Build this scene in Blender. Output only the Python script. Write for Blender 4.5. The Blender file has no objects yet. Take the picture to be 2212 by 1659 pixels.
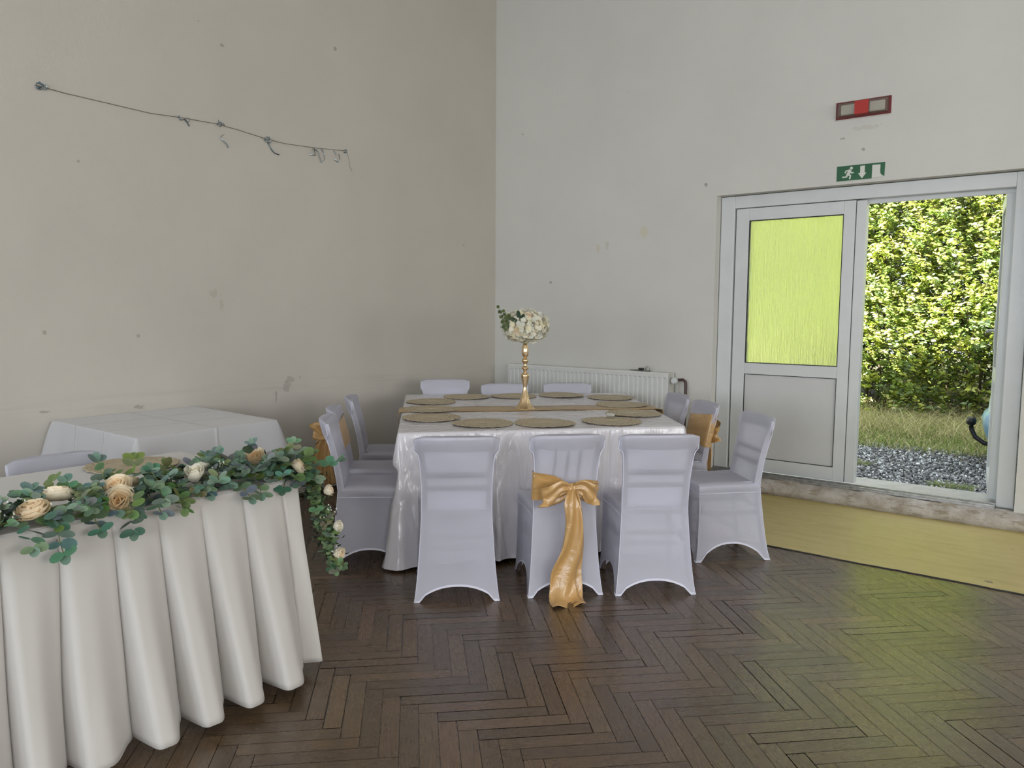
import bpy, math, random
import numpy as np
from mathutils import Vector, Matrix, noise
PI = math.pi
rnd = random.Random(7)
SC = bpy.context.scene
COL = SC.collection

# ------------------------------------------------------------------ helpers
def tag(o, label=None, cat=None, group=None, kind=None):
    if label: o['label'] = label
    if cat: o['category'] = cat
    if group: o['group'] = group
    if kind: o['kind'] = kind
    return o

def empty(name, loc=(0, 0, 0), rz=0.0, label=None, cat=None, group=None, kind=None):
    o = bpy.data.objects.new(name, None)
    COL.objects.link(o)
    o.empty_display_size = 0.1
    o.location = loc
    o.rotation_euler = (0, 0, rz)
    return tag(o, label, cat, group, kind)

class MB:
    """collects shapes into one mesh"""
    def __init__(s):
        s.v = []; s.f = []; s.c = []; s.uv = None
    def add(s, vs, fs, col=None):
        n = len(s.v)
        s.v.extend([tuple(p) for p in vs])
        s.f.extend([tuple(i + n for i in f) for f in fs])
        s.c.extend([col or (1, 1, 1)] * len(vs))
        return s
    def box(s, x0, x1, y0, y1, z0, z1, col=None):
        vs = [(x0,y0,z0),(x1,y0,z0),(x1,y1,z0),(x0,y1,z0),(x0,y0,z1),(x1,y0,z1),(x1,y1,z1),(x0,y1,z1)]
        return s.add(vs, [(3,2,1,0),(4,5,6,7),(0,1,5,4),(1,2,6,5),(2,3,7,6),(3,0,4,7)], col)
    def obox(s, c, ax, ay, az, hx, hy, hz, col=None):
        c = Vector(c); ax = Vector(ax)*hx; ay = Vector(ay)*hy; az = Vector(az)*hz
        vs = [c-ax-ay-az, c+ax-ay-az, c+ax+ay-az, c-ax+ay-az, c-ax-ay+az, c+ax-ay+az, c+ax+ay+az, c-ax+ay+az]
        return s.add(vs, [(3,2,1,0),(4,5,6,7),(0,1,5,4),(1,2,6,5),(2,3,7,6),(3,0,4,7)], col)
    def tube(s, pts, r, n=10, cap=True, col=None):
        pts = [Vector(p) for p in pts]
        rs = r if isinstance(r, (list, tuple)) else [r]*len(pts)
        vs = []; fs = []
        up = None
        for i, p in enumerate(pts):
            t = (pts[min(i+1, len(pts)-1)] - pts[max(i-1, 0)]).normalized()
            if up is None:
                up = Vector((0,0,1)) if abs(t.z) < .9 else Vector((1,0,0))
            a = t.cross(up).normalized(); b = a.cross(t).normalized(); up = b
            for k in range(n):
                w = 2*PI*k/n
                vs.append(p + (a*math.cos(w) + b*math.sin(w))*rs[i])
        for i in range(len(pts)-1):
            for k in range(n):
                fs.append((i*n+k, i*n+(k+1)%n, (i+1)*n+(k+1)%n, (i+1)*n+k))
        if cap:
            fs.append(tuple(range(n)))
            fs.append(tuple(reversed(range((len(pts)-1)*n, len(pts)*n))))
        return s.add(vs, fs, col)
    def lathe(s, prof, n=32, c=(0,0,0), axis='z', mod=None, col=None):
        vs = []; fs = []
        for (r, z) in prof:
            for k in range(n):
                w = 2*PI*k/n
                rr = r*(mod(w, z) if mod else 1)
                x, y = rr*math.cos(w), rr*math.sin(w)
                p = (x, y, z) if axis == 'z' else ((x, z, y) if axis == 'y' else (z, x, y))
                vs.append((p[0]+c[0], p[1]+c[1], p[2]+c[2]))
        m = len(prof)
        for i in range(m-1):
            for k in range(n):
                fs.append((i*n+k, i*n+(k+1)%n, (i+1)*n+(k+1)%n, (i+1)*n+k))
        fs.append(tuple(reversed(range(n)))); fs.append(tuple(range((m-1)*n, m*n)))
        return s.add(vs, fs, col)
    def grid(s, rows, closed=False, col=None):
        m = len(rows); n = len(rows[0]); vs = [p for r in rows for p in r]; fs = []
        for i in range(m-1):
            for k in range(n if closed else n-1):
                fs.append((i*n+k, i*n+(k+1)%n, (i+1)*n+(k+1)%n, (i+1)*n+k))
        return s.add(vs, fs, col)
    def prism(s, poly, y0, y1, col=None):
        """polygon in xz, extruded along y"""
        n = len(poly)
        vs = [(x, y0, z) for x, z in poly] + [(x, y1, z) for x, z in poly]
        fs = [tuple(range(n)), tuple(reversed(range(n, 2*n)))]
        fs += [(i, i+n, (i+1)%n+n, (i+1)%n) for i in range(n)]
        return s.add(vs, fs, col)
    def build(s, name, mat=None, parent=None, smooth=False, merge=0, bevel=0, solid=0, sub=0, auto=None, mats=None):
        me = bpy.data.meshes.new(name)
        me.from_pydata(s.v, [], s.f)
        if any(c != (1, 1, 1) for c in s.c):
            ca = me.color_attributes.new('Col', 'FLOAT_COLOR', 'POINT')
            arr = np.ones((len(s.v), 4), dtype=np.float32)
            arr[:, :3] = np.array(s.c, dtype=np.float32)
            ca.data.foreach_set('color', arr.ravel())
        if s.uv is not None:
            ul = me.uv_layers.new(name='UVMap')
            li = np.zeros(len(me.loops), dtype=np.int32); me.loops.foreach_get('vertex_index', li)
            ul.data.foreach_set('uv', np.array(s.uv, dtype=np.float32)[li].ravel())
        me.update()
        if merge:
            import bmesh
            bm = bmesh.new(); bm.from_mesh(me)
            bmesh.ops.remove_doubles(bm, verts=bm.verts, dist=merge)
            bmesh.ops.recalc_face_normals(bm, faces=bm.faces)
            bm.to_mesh(me); bm.free()
        o = bpy.data.objects.new(name, me)
        COL.objects.link(o)
        if mat: me.materials.append(mat)
        if parent: o.parent = parent
        if smooth:
            me.polygons.foreach_set('use_smooth', [True]*len(me.polygons))
        if bevel:
            b = o.modifiers.new('b', 'BEVEL'); b.width = bevel; b.segments = 2; b.limit_method = 'ANGLE'; b.angle_limit = .6
        if solid:
            b = o.modifiers.new('s', 'SOLIDIFY'); b.thickness = solid; b.offset = 0
        if sub:
            b = o.modifiers.new('u', 'SUBSURF'); b.levels = sub; b.render_levels = sub
        if auto is not None:
            me.polygons.foreach_set('use_smooth', [True]*len(me.polygons))
            me.set_sharp_from_angle(angle=auto)
        return o

def copy_tree(o, parent=None):
    c = o.copy(); COL.objects.link(c)
    if parent: c.parent = parent
    for ch in [k for k in bpy.data.objects if k.parent == o]:
        copy_tree(ch, c)
    return c

def sm(a, b, x):
    t = max(0., min(1., (x-a)/(b-a))); return t*t*(3-2*t)
def lerp(a, b, t): return a + (b-a)*t
def interp(x, xs, ys): return float(np.interp(x, xs, ys))
def sstep_interp(x, xs, ys):
    for i in range(len(xs)-1):
        if x <= xs[i+1]:
            return ys[i] + (ys[i+1]-ys[i])*sm(xs[i], xs[i+1], x)
    return ys[-1]

# ------------------------------------------------------------------ materials
def srgb(r, g, b):
    f = lambda c: (c/255/12.92) if c/255 <= .04045 else ((c/255+.055)/1.055)**2.4
    return (f(r), f(g), f(b), 1)

class NT:
    def __init__(s, name):
        s.m = bpy.data.materials.new(name); s.m.use_nodes = True
        s.t = s.m.node_tree; s.n = s.t.nodes; s.l = s.t.links
        s.bsdf = s.n['Principled BSDF']; s.out = s.n['Material Output']
    def node(s, typ, **kw):
        x = s.n.new(typ)
        for k, v in kw.items():
            if k in x.inputs: x.inputs[k].default_value = v
            else: setattr(x, k, v)
        return x
    def link(s, a, b): s.l.new(a, b)
    def val(s, x, sock):
        if hasattr(x, 'node'): s.l.new(x, sock)
        else: sock.default_value = x
    def math(s, op, a, b=0.0, c=None, clamp=False):
        x = s.n.new('ShaderNodeMath'); x.operation = op; x.use_clamp = clamp
        s.val(a, x.inputs[0]); s.val(b, x.inputs[1])
        if c is not None: s.val(c, x.inputs[2])
        return x.outputs[0]
    def mix(s, fac, a, b, mode='MIX'):
        x = s.n.new('ShaderNodeMix'); x.data_type = 'RGBA'; x.blend_type = mode
        s.val(fac, x.inputs[0]); s.val(a, x.inputs[6]); s.val(b, x.inputs[7])
        return x.outputs[2]
    def coords(s, kind='Object'):
        return s.n.new('ShaderNodeTexCoord').outputs[kind]
    def noise(s, scale, detail=3, rough=.5, vec=None, dist=0.0):
        x = s.node('ShaderNodeTexNoise', Scale=scale, Detail=detail, Roughness=rough, Distortion=dist)
        if vec is not None: s.l.new(vec, x.inputs['Vector'])
        return x.outputs['Fac']
    def ramp(s, fac, stops):
        x = s.n.new('ShaderNodeValToRGB')
        cr = x.color_ramp
        while len(cr.elements) < len(stops): cr.elements.new(.5)
        for e, (p, c) in zip(cr.elements, stops):
            e.position = p; e.color = c if len(c) == 4 else (*c, 1)
        s.l.new(fac, x.inputs[0]); return x.outputs[0]
    def bump(s, h, strength=.3, dist=.01, normal=None):
        x = s.n.new('ShaderNodeBump'); x.inputs['Strength'].default_value = strength
        x.inputs['Distance'].default_value = dist
        s.l.new(h, x.inputs['Height'])
        if normal is not None: s.l.new(normal, x.inputs['Normal'])
        return x.outputs[0]
    def set(s, **kw):
        for k, v in kw.items():
            k = k.replace('_', ' ')
            if k == 'Specular': k = 'Specular IOR Level'
            if k == 'Coat': k = 'Coat Weight'
            if k == 'Sheen': k = 'Sheen Weight'
            if k == 'Transmission': k = 'Transmission Weight'
            s.val(v, s.bsdf.inputs[k])
        return s

def simple(name, col, rough=.5, metal=0., spec=.5, nscale=None, namp=.06, bump=0., bscale=200, **kw):
    m = NT(name)
    c = col if len(col) == 4 else (*col, 1)
    if nscale:
        n = m.noise(nscale, 4, .6, m.coords())
        dark = tuple(x*(1-namp*2) for x in c[:3]) + (1,)
        lite = tuple(min(1, x*(1+namp*2)) for x in c[:3]) + (1,)
        m.set(Base_Color=m.ramp(n, [(.3, dark), (.7, lite)]))
    else:
        m.set(Base_Color=c)
    m.set(Roughness=rough, Metallic=metal, Specular=spec, **kw)
    if bump:
        m.set(Normal=m.bump(m.noise(bscale, 3, .6, m.coords()), bump, .002))
    return m.m

def attr_color(m, name='Col'):
    a = m.n.new('ShaderNodeAttribute'); a.attribute_name = name; return a.outputs['Color']

def wall_mat(name, base, patches, speck_seed, horiz, scuff=None):
    """painted plaster; patches = (h, z, rx, rz, colour) worn spots at their own places; horiz = 'X' or 'Y' wall axis"""
    m = NT(name)
    co = m.coords('Object')
    sp = m.n.new('ShaderNodeSeparateXYZ'); m.link(co, sp.inputs[0])
    H = sp.outputs[horiz]; Z = sp.outputs['Z']
    big = m.noise(.9, 4, .55, co); fine = m.noise(14, 5, .65, co)
    c1 = tuple(x*.955 for x in base[:3]) + (1,); c2 = tuple(min(1, x*1.03) for x in base[:3]) + (1,)
    col = m.ramp(big, [(.3, c1), (.7, c2)])
    col = m.mix(m.math('MULTIPLY', fine, .12), col, tuple(x*.82 for x in base[:3]) + (1,))
    nz = m.node('ShaderNodeTexNoise', Scale=16., Detail=3., Roughness=.65); m.link(co, nz.inputs['Vector'])
    d = m.math('MULTIPLY', m.math('SUBTRACT', nz.outputs['Fac'], .5), 3.6)
    for (h, z, rx, rz, pc) in patches:
        a = m.math('DIVIDE', m.math('SUBTRACT', H, h), rx)
        b = m.math('DIVIDE', m.math('SUBTRACT', Z, z), rz)
        r = m.math('SQRT', m.math('ADD', m.math('MULTIPLY', a, a), m.math('MULTIPLY', b, b)))
        r = m.math('ADD', r, d)
        mask = m.math('MULTIPLY', m.math('LESS_THAN', r, .8), .8)
        col = m.mix(mask, col, (*pc[:3], 1))
    # small knocks and specks
    vo = m.node('ShaderNodeTexVoronoi', Scale=2.3); mp = m.node('ShaderNodeMapping'); mp.inputs['Location'].default_value = speck_seed
    m.link(co, mp.inputs[0]); m.link(mp.outputs[0], vo.inputs['Vector'])
    sz = m.math('MULTIPLY', nz.outputs['Fac'], .075)
    k = m.math('MULTIPLY', m.math('LESS_THAN', vo.outputs['Distance'], sz), .45)
    col = m.mix(k, col, (.14, .12, .10, 1))
    if scuff:
        z0, w, pc = scuff
        st = m.node('ShaderNodeTexNoise', Scale=1., Detail=5., Roughness=.7)
        mp2 = m.node('ShaderNodeMapping'); mp2.inputs['Scale'].default_value = (1.2, 1.2, 26)
        m.link(co, mp2.inputs[0]); m.link(mp2.outputs[0], st.inputs['Vector'])
        band = m.math('SUBTRACT', 1.0, m.math('DIVIDE', m.math('ABSOLUTE', m.math('SUBTRACT', Z, z0)), w), clamp=True)
        k2 = m.math('MULTIPLY', m.math('MULTIPLY', band, m.math('SUBTRACT', st.outputs['Fac'], .46, clamp=True)), 1.0, clamp=True)
        col = m.mix(k2, col, (*pc[:3], 1))
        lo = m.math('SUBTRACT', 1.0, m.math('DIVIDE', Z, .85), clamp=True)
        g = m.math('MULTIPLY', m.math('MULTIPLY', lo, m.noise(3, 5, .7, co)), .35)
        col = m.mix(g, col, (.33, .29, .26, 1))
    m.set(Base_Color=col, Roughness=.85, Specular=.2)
    m.set(Normal=m.bump(m.noise(40, 6, .7, co), .25, .004, m.bump(m.noise(1.7, 2, .5, co), .35, .03)))
    return m.m

M = {}
CHIP = (.52, .49, .41)
M['wall_left'] = wall_mat('plaster_warm_lit', (.55, .522, .468), [  # white paint like the door wall, warm light tinted into its base colour
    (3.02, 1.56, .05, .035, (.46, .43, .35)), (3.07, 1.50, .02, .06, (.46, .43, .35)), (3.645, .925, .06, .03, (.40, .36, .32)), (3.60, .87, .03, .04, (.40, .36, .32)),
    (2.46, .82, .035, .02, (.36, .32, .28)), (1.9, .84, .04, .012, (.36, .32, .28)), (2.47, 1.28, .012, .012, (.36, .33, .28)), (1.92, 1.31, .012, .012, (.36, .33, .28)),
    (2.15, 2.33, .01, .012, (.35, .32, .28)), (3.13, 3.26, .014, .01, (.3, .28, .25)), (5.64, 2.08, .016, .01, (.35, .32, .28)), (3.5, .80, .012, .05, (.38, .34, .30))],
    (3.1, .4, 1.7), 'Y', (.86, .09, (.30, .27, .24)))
M['wall_right'] = wall_mat('plaster_white', (.63, .625, .59), [
    (-3.75, 2.03, .022, .05, (.58, .55, .46)), (-3.66, 2.05, .02, .035, (.55, .53, .48)), (-3.29, 2.155, .06, .045, (.60, .57, .46)),
    (-2.72, 2.50, .012, .014, (.3, .3, .28)), (-1.657, 2.74, .03, .008, (.34, .33, .30)), (-1.51, 2.646, .012, .012, (.32, .31, .28)),
    (-1.50, 2.80, .12, .02, (.56, .55, .51)), (-3.47, 3.37, .01, .008, (.35, .33, .3)), (-4.62, 3.16, .012, .01, (.35, .33, .3))],
    (7.3, 2.2, 5.1), 'X', None)
M['wall_plain'] = simple('plaster_plain', (.62, .60, .55), .9, spec=.2, nscale=2)
M['ceiling'] = simple('ceiling_white', (.72, .71, .68), .9, spec=.2, nscale=1.5)
M['pvc'] = simple('white_plastic_profile', (.62, .645, .65), .32, spec=.5, nscale=5, namp=.02)
M['pvc_panel'] = simple('white_plastic_panel', (.56, .57, .565), .4, spec=.45, nscale=3, namp=.02)
M['gasket'] = simple('black_rubber', (.018, .02, .02), .6)
M['alu'] = simple('worn_aluminium', (.42, .42, .41), .38, metal=.8, nscale=30, namp=.15)
M['black'] = simple('black_plastic', (.012, .012, .013), .35)
M['steel'] = simple('steel', (.55, .54, .52), .3, metal=1)
M['enamel'] = simple('radiator_enamel', (.64, .65, .63), .3, nscale=4, namp=.02)
M['enamel_side'] = simple('radiator_side', (.55, .54, .50), .45, nscale=6, namp=.04)
M['brownpipe'] = simple('brown_paint', (.05, .022, .018), .35)
M['gold'] = simple('polished_gold', (.80, .60, .36), .14, metal=1)
M['wood_dark'] = simple('dark_wood', (.10, .06, .035), .5, nscale=12, namp=.2)
M['wood_frame'] = simple('chair_frame_wood', (.10, .075, .06), .5, nscale=12, namp=.15)

def sill_mat():
    m = NT('worn_plaster_sill'); co = m.coords()
    a = m.noise(7, 6, .7, co); b = m.noise(30, 5, .7, co)
    mp = m.node('ShaderNodeMapping'); mp.inputs['Scale'].default_value = (2.2, 2.2, 14); m.link(co, mp.inputs[0])
    c = m.noise(3, 5, .65, mp.outputs[0])
    col = m.ramp(a, [(.30, (.27, .23, .18)), (.45, (.40, .36, .31)), (.62, (.52, .49, .45))])
    col = m.mix(m.math('MULTIPLY', m.math('LESS_THAN', c, .42), .6), col, (.25, .20, .13, 1))
    m.set(Base_Color=col, Roughness=.85, Specular=.2, Normal=m.bump(m.math('ADD', a, m.math('MULTIPLY', b, .4)), .9, .02))
    return m.m
M['sill'] = sill_mat()

def parquet_mat():
    m = NT('herringbone_oak'); uv = m.coords('UV'); co = m.coords('Object')
    tint = attr_color(m)
    mp = m.node('ShaderNodeMapping'); mp.inputs['Scale'].default_value = (2.0, 26, 1); m.link(uv, mp.inputs[0])
    g = m.noise(6, 6, .65, mp.outputs[0], .6)
    wear = m.noise(1.1, 5, .6, co); fine = m.noise(9, 6, .7, co)
    col = m.ramp(g, [(.25, (.054, .030, .015)), (.55, (.104, .062, .030)), (.8, (.150, .092, .046))])
    col = m.mix(1.0, col, tint, 'MULTIPLY')
    col = m.mix(m.math('MULTIPLY', wear, .35), col, (.098, .068, .036, 1))
    dirt = m.math('MULTIPLY', m.math('SUBTRACT', fine, .52, clamp=True), 1.8, clamp=True)
    col = m.mix(dirt, col, (.035, .026, .02, 1))
    rough = m.math('ADD', .14, m.math('MULTIPLY', m.math('ADD', m.math('MULTIPLY', fine, .9), g), .15))
    m.set(Base_Color=col, Roughness=rough, Specular=.85, Coat=.1, Coat_Roughness=.25)
    m.set(Normal=m.bump(m.math('ADD', g, m.math('MULTIPLY', fine, .6)), .18, .004))
    return m.m
M['parquet'] = parquet_mat()
M['floor_gap'] = simple('floor_gap', (.012, .009, .007), .9)

def lino_mat():
    m = NT('yellow_lino'); co = m.coords('Object')
    mp = m.node('ShaderNodeMapping'); mp.inputs['Scale'].default_value = (1.5, 7, 1); m.link(co, mp.inputs[0])
    a = m.noise(2.2, 6, .6, mp.outputs[0]); b = m.noise(12, 5, .7, co)
    col = m.ramp(a, [(.3, (.46, .37, .135)), (.5, (.52, .425, .165)), (.7, (.56, .46, .19))])
    col = m.mix(m.math('MULTIPLY', b, .18), col, (.28, .24, .12, 1))
    vo = m.node('ShaderNodeTexVoronoi', Scale=3.1); m.link(co, vo.inputs['Vector'])
    k = m.math('LESS_THAN', vo.outputs['Distance'], m.math('MULTIPLY', m.math('SUBTRACT', b, .44), .55))
    col = m.mix(m.math('MULTIPLY', k, .75), col, (.12, .10, .09, 1))
    m.set(Base_Color=col, Roughness=m.math('ADD', .36, m.math('MULTIPLY', b, .2)), Specular=.5, Normal=m.bump(m.math('ADD', a, m.math('MULTIPLY', b, .3)), .12, .01))
    return m.m
M['lino'] = lino_mat()

def spandex_mat():
    m = NT('white_stretch_fabric'); co = m.coords()
    col = (.85, .86, .99, 1)
    n = m.noise(26, 3, .5, co)
    nrm = m.bump(n, .08, .01)
    df = m.node('ShaderNodeBsdfDiffuse'); df.inputs[0].default_value = col; m.link(nrm, df.inputs['Normal'])
    tl = m.node('ShaderNodeBsdfTranslucent'); tl.inputs[0].default_value = (.88, .89, .98, 1)
    gl = m.node('ShaderNodeBsdfAnisotropic'); gl.inputs['Color'].default_value = (.9, .9, 1, 1); gl.inputs['Roughness'].default_value = .42; m.link(nrm, gl.inputs['Normal'])
    tr = m.node('ShaderNodeBsdfTransparent')
    def mx(f, a, b):
        x = m.n.new('ShaderNodeMixShader'); m.val(f, x.inputs[0]); m.link(a, x.inputs[1]); m.link(b, x.inputs[2]); return x.outputs[0]
    s = mx(.42, df.outputs[0], tl.outputs[0])
    s = mx(.06, s, gl.outputs[0])
    s = mx(.21, s, tr.outputs[0])
    m.link(s, m.out.inputs[0])
    return m.m
M['spandex'] = spandex_mat()
M['hem'] = simple('white_fabric_seam', (.72, .73, .84), .6, spec=.3)

def cloth_mat(name, col, rough=.8, sheen=.2, spec=.3, bs=1.0, crease=None, satin=False, bscale=6.):
    m = NT(name); co = m.coords()
    n1 = m.noise(bscale, 4, .55, co, 1.2); n2 = m.noise(60, 3, .6, co)
    h = m.math('ADD', n1, m.math('MULTIPLY', n2, .05))
    if satin:
        mp = m.node('ShaderNodeMapping'); mp.inputs['Scale'].default_value = (4.2, 4.2, 1.1); m.link(co, mp.inputs[0])
        n3 = m.noise(1.3, 3, .45, mp.outputs[0], 1.2)
        rg = m.math('ABSOLUTE', m.math('SUBTRACT', n3, .5))
        ge = m.n.new('ShaderNodeNewGeometry'); sn = m.n.new('ShaderNodeSeparateXYZ'); m.link(ge.outputs['True Normal'], sn.inputs[0])
        side = m.math('SUBTRACT', 1.0, m.math('MULTIPLY', m.math('ABSOLUTE', sn.outputs['Z']), .72))
        h = m.math('ADD', h, m.math('MULTIPLY', m.math('MULTIPLY', m.math('MINIMUM', rg, .14), 7.0), side))
    nrm = m.bump(h, .35*bs, .02)
    if satin:
        pass
    if crease:
        sp = m.n.new('ShaderNodeSeparateXYZ'); m.link(co, sp.inputs[0])
        tot = None
        for ax, p in crease:
            d = m.math('ABSOLUTE', m.math('SUBTRACT', sp.outputs[ax], p))
            k = m.math('SUBTRACT', 1.0, m.math('DIVIDE', d, .014), clamp=True)
            tot = k if tot is None else m.math('MAXIMUM', tot, k)
        nrm = m.bump(tot, .6, .006, nrm)
    m.set(Base_Color=(*col, 1), Roughness=rough, Specular=spec, Sheen=sheen, Normal=nrm)
    return m.m
M['satin_white'] = cloth_mat('white_satin', (.72, .70, .74), .20, .0, .9, 1.3, [('X', -.35), ('Y', .3), ('Y', -.35), ('X', .4)], True, bscale=3.2)
M['satin_gold'] = cloth_mat('gold_satin', (.55, .33, .12), .27, .1, 1., 1.2, None, bscale=9.)
M['runner'] = cloth_mat('gold_satin_runner', (.36, .225, .07), .42, .1, .5, .4, None, bscale=9.)
M['polyester'] = cloth_mat('white_polyester', (.56, .54, .515), .75, .2, .2, .35, None, bscale=2.2)
M['polyester_crease'] = cloth_mat('white_polyester_creased', (.52, .52, .53), .62, .2, .3, .4, [('X', -.18), ('X', .16), ('Y', 0.02)], bscale=2.2)
def placemat_mat():
    m = NT('gold_lace_placemat'); co = m.coords()
    sp = m.n.new('ShaderNodeSeparateXYZ'); m.link(co, sp.inputs[0])
    r = m.math('SQRT', m.math('ADD', m.math('MULTIPLY', sp.outputs['X'], sp.outputs['X']), m.math('MULTIPLY', sp.outputs['Y'], sp.outputs['Y'])))
    an = m.math('ARCTAN2', sp.outputs['Y'], sp.outputs['X'])
    w = m.math('MULTIPLY', m.math('SINE', m.math('MULTIPLY', an, 20)), m.math('SINE', m.math('MULTIPLY', r, 190)))
    edge = m.math('GREATER_THAN', r, .115)
    lace = m.math('MULTIPLY', w, edge)
    line = m.math('LESS_THAN', m.math('ABSOLUTE', m.math('SUBTRACT', r, .118)), .0022)
    vo = m.node('ShaderNodeTexVoronoi', Scale=300.); m.link(co, vo.inputs['Vector'])
    col = m.mix(m.math('MULTIPLY', m.math('LESS_THAN', lace, -.55), .8), (.50, .42, .285, 1), (.27, .20, .11, 1))
    col = m.mix(m.math('MULTIPLY', line, .5), col, (.20, .14, .08, 1))
    m.set(Base_Color=col, Roughness=.5, Metallic=.05, Specular=.5, Normal=m.bump(m.math('ADD', lace, m.math('MULTIPLY', vo.outputs['Distance'], .6)), .5, .003))
    return m.m
M['placemat'] = placemat_mat()

def leaf_mat(name, trans=.35, rough=.45, gain=1.0, spec=.4):
    m = NT(name); c = attr_color(m)
    pr = m.set(Base_Color=c, Roughness=rough, Specular=spec)
    tl = m.node('ShaderNodeBsdfTranslucent'); m.link(c, tl.inputs[0])
    x = m.n.new('ShaderNodeMixShader'); x.inputs[0].default_value = trans
    m.link(m.bsdf.outputs[0], x.inputs[1]); m.link(tl.outputs[0], x.inputs[2]); m.link(x.outputs[0], m.out.inputs[0])
    return m.m
M['leaf'] = leaf_mat('eucalyptus_leaf', .12, .5)
M['petal'] = leaf_mat('silk_petal', .25, .75, spec=.2)
M['hedge'] = leaf_mat('hedge_leaf', .45, .32, spec=.6)
M['grass'] = leaf_mat('grass_blade', .35, .6)
M['stem'] = simple('green_stem', (.16, .2, .06), .6)
M['bark'] = simple('bark', (.09, .065, .045), .8)
M['gravel'] = leaf_mat('gravel_stone', 0., .8, spec=.3)
def ground_mat():
    m = NT('gravel_soil'); co = m.coords()
    sp = m.n.new('ShaderNodeSeparateXYZ'); m.link(co, sp.inputs[0])
    n = m.noise(38, 6, .75, co); n2 = m.noise(1.1, 4, .6, co)
    g = m.ramp(n, [(.35, (.05, .052, .06)), (.55, (.16, .165, .18)), (.7, (.36, .37, .39))])
    e = m.ramp(m.noise(9, 5, .7, co), [(.3, (.07, .08, .03)), (.6, (.19, .17, .08))])
    k = m.math('GREATER_THAN', m.math('ADD', sp.outputs['Y'], m.math('MULTIPLY', n2, .7)), 9.15)
    m.set(Base_Color=m.mix(k, g, e), Roughness=.9, Normal=m.bump(n, .8, .02))
    return m.m
M['ground'] = ground_mat()
def glass_mat():
    m = NT('obscure_glass'); co = m.coords()
    mp = m.node('ShaderNodeMapping'); mp.inputs['Scale'].default_value = (75, 75, 9); m.link(co, mp.inputs[0])
    n = m.noise(1, 3, .6, mp.outputs[0], .4)
    m.set(Base_Color=(.95, .97, .97, 1), Roughness=.42, IOR=1.3, Transmission=1.0, Normal=m.bump(n, .9, .02))
    return m.m
M['glass'] = glass_mat()
# ------------------------------------------------------------------ the room
X0, X1, Y0, YB, HC = -4.955, 6.0, 6.13, -5.0, 4.6
DX0, DX1, DTOP, DBOT = -2.62, -.44, 2.405, .12      # door opening in the wall
def struct(mb, name, mat, parent=None, **k):
    o = mb.build(name, mat, parent, **k)
    if parent is None: o['kind'] = 'structure'
    return o

mb = MB()
mb.box(X0-.3, DX0, Y0, Y0+.32, -.1, HC); mb.box(DX1, X1+.3, Y0, Y0+.32, -.1, HC)
mb.box(DX0, DX1, Y0, Y0+.32, DTOP, HC); mb.box(DX0, DX1, Y0+.02, Y0+.32, -.1, DBOT-.012)
struct(mb, 'wall_right', M['wall_right'])
struct(MB().box(X0-.3, X0, YB, Y0, -.1, HC), 'wall_left', M['wall_left'])
# wall behind the photographer, three window openings
def wall_openings(a0, a1, opens, z0, z1, fn):
    xs = a0
    for (p, q) in opens:
        fn(xs, p, -.1, HC); fn(p, q, -.1, z0); fn(p, q, z1, HC); xs = q
    fn(xs, a1, -.1, HC)
mb = MB(); wb = [(-4.2, -1.9), (-1.2, 1.1), (1.8, 4.1)]
wall_openings(X0-.3, X1+.3, wb, .95, 3.1, lambda a, b, c, d: mb.box(a, b, YB-.3, YB, c, d))
struct(mb, 'wall_back', M['wall_plain'])
mb = MB(); wf = [(-3.8, -1.6), (-.6, 1.6), (2.4, 4.3)]
wall_openings(YB, Y0, wf, .95, 3.1, lambda a, b, c, d: mb.box(X1, X1+.3, a, b, c, d))
struct(mb, 'wall_far', M['wall_plain'])
struct(MB().box(X0-.3, X1+.3, YB-.3, Y0+.32, HC, HC+.2), 'ceiling', M['ceiling'])
k = 0
for (p, q) in wb:
    k += 1
    w = empty('window_%d' % k, ((p+q)/2, YB-.15, .95), 0, kind='structure')
    f = MB(); h = (q-p)/2
    for a in (-h, -.04, h-.08): f.box(a, a+.08, -.04, .04, 0, 2.15)
    f.box(-h, h, -.04, .04, 0, .08); f.box(-h, h, -.04, .04, 2.07, 2.15)
    f.build('window_frame', M['pvc'], w)
    MB().box(-h, h, -.13, -.12, 0, 2.15).build('sun_block_sheet', M['ceiling'], w)  # unseen opaque sheet, added to keep the sun from entering the room
for (p, q) in wf:
    k += 1
    w = empty('window_%d' % k, (X1+.15, (p+q)/2, .95), PI/2, kind='structure')
    f = MB(); h = (q-p)/2
    for a in (-h, -.04, h-.08): f.box(a, a+.08, -.04, .04, 0, 2.15)
    f.box(-h, h, -.04, .04, 0, .08); f.box(-h, h, -.04, .04, 2.07, 2.15)
    f.build('window_frame', M['pvc'], w)

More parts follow.
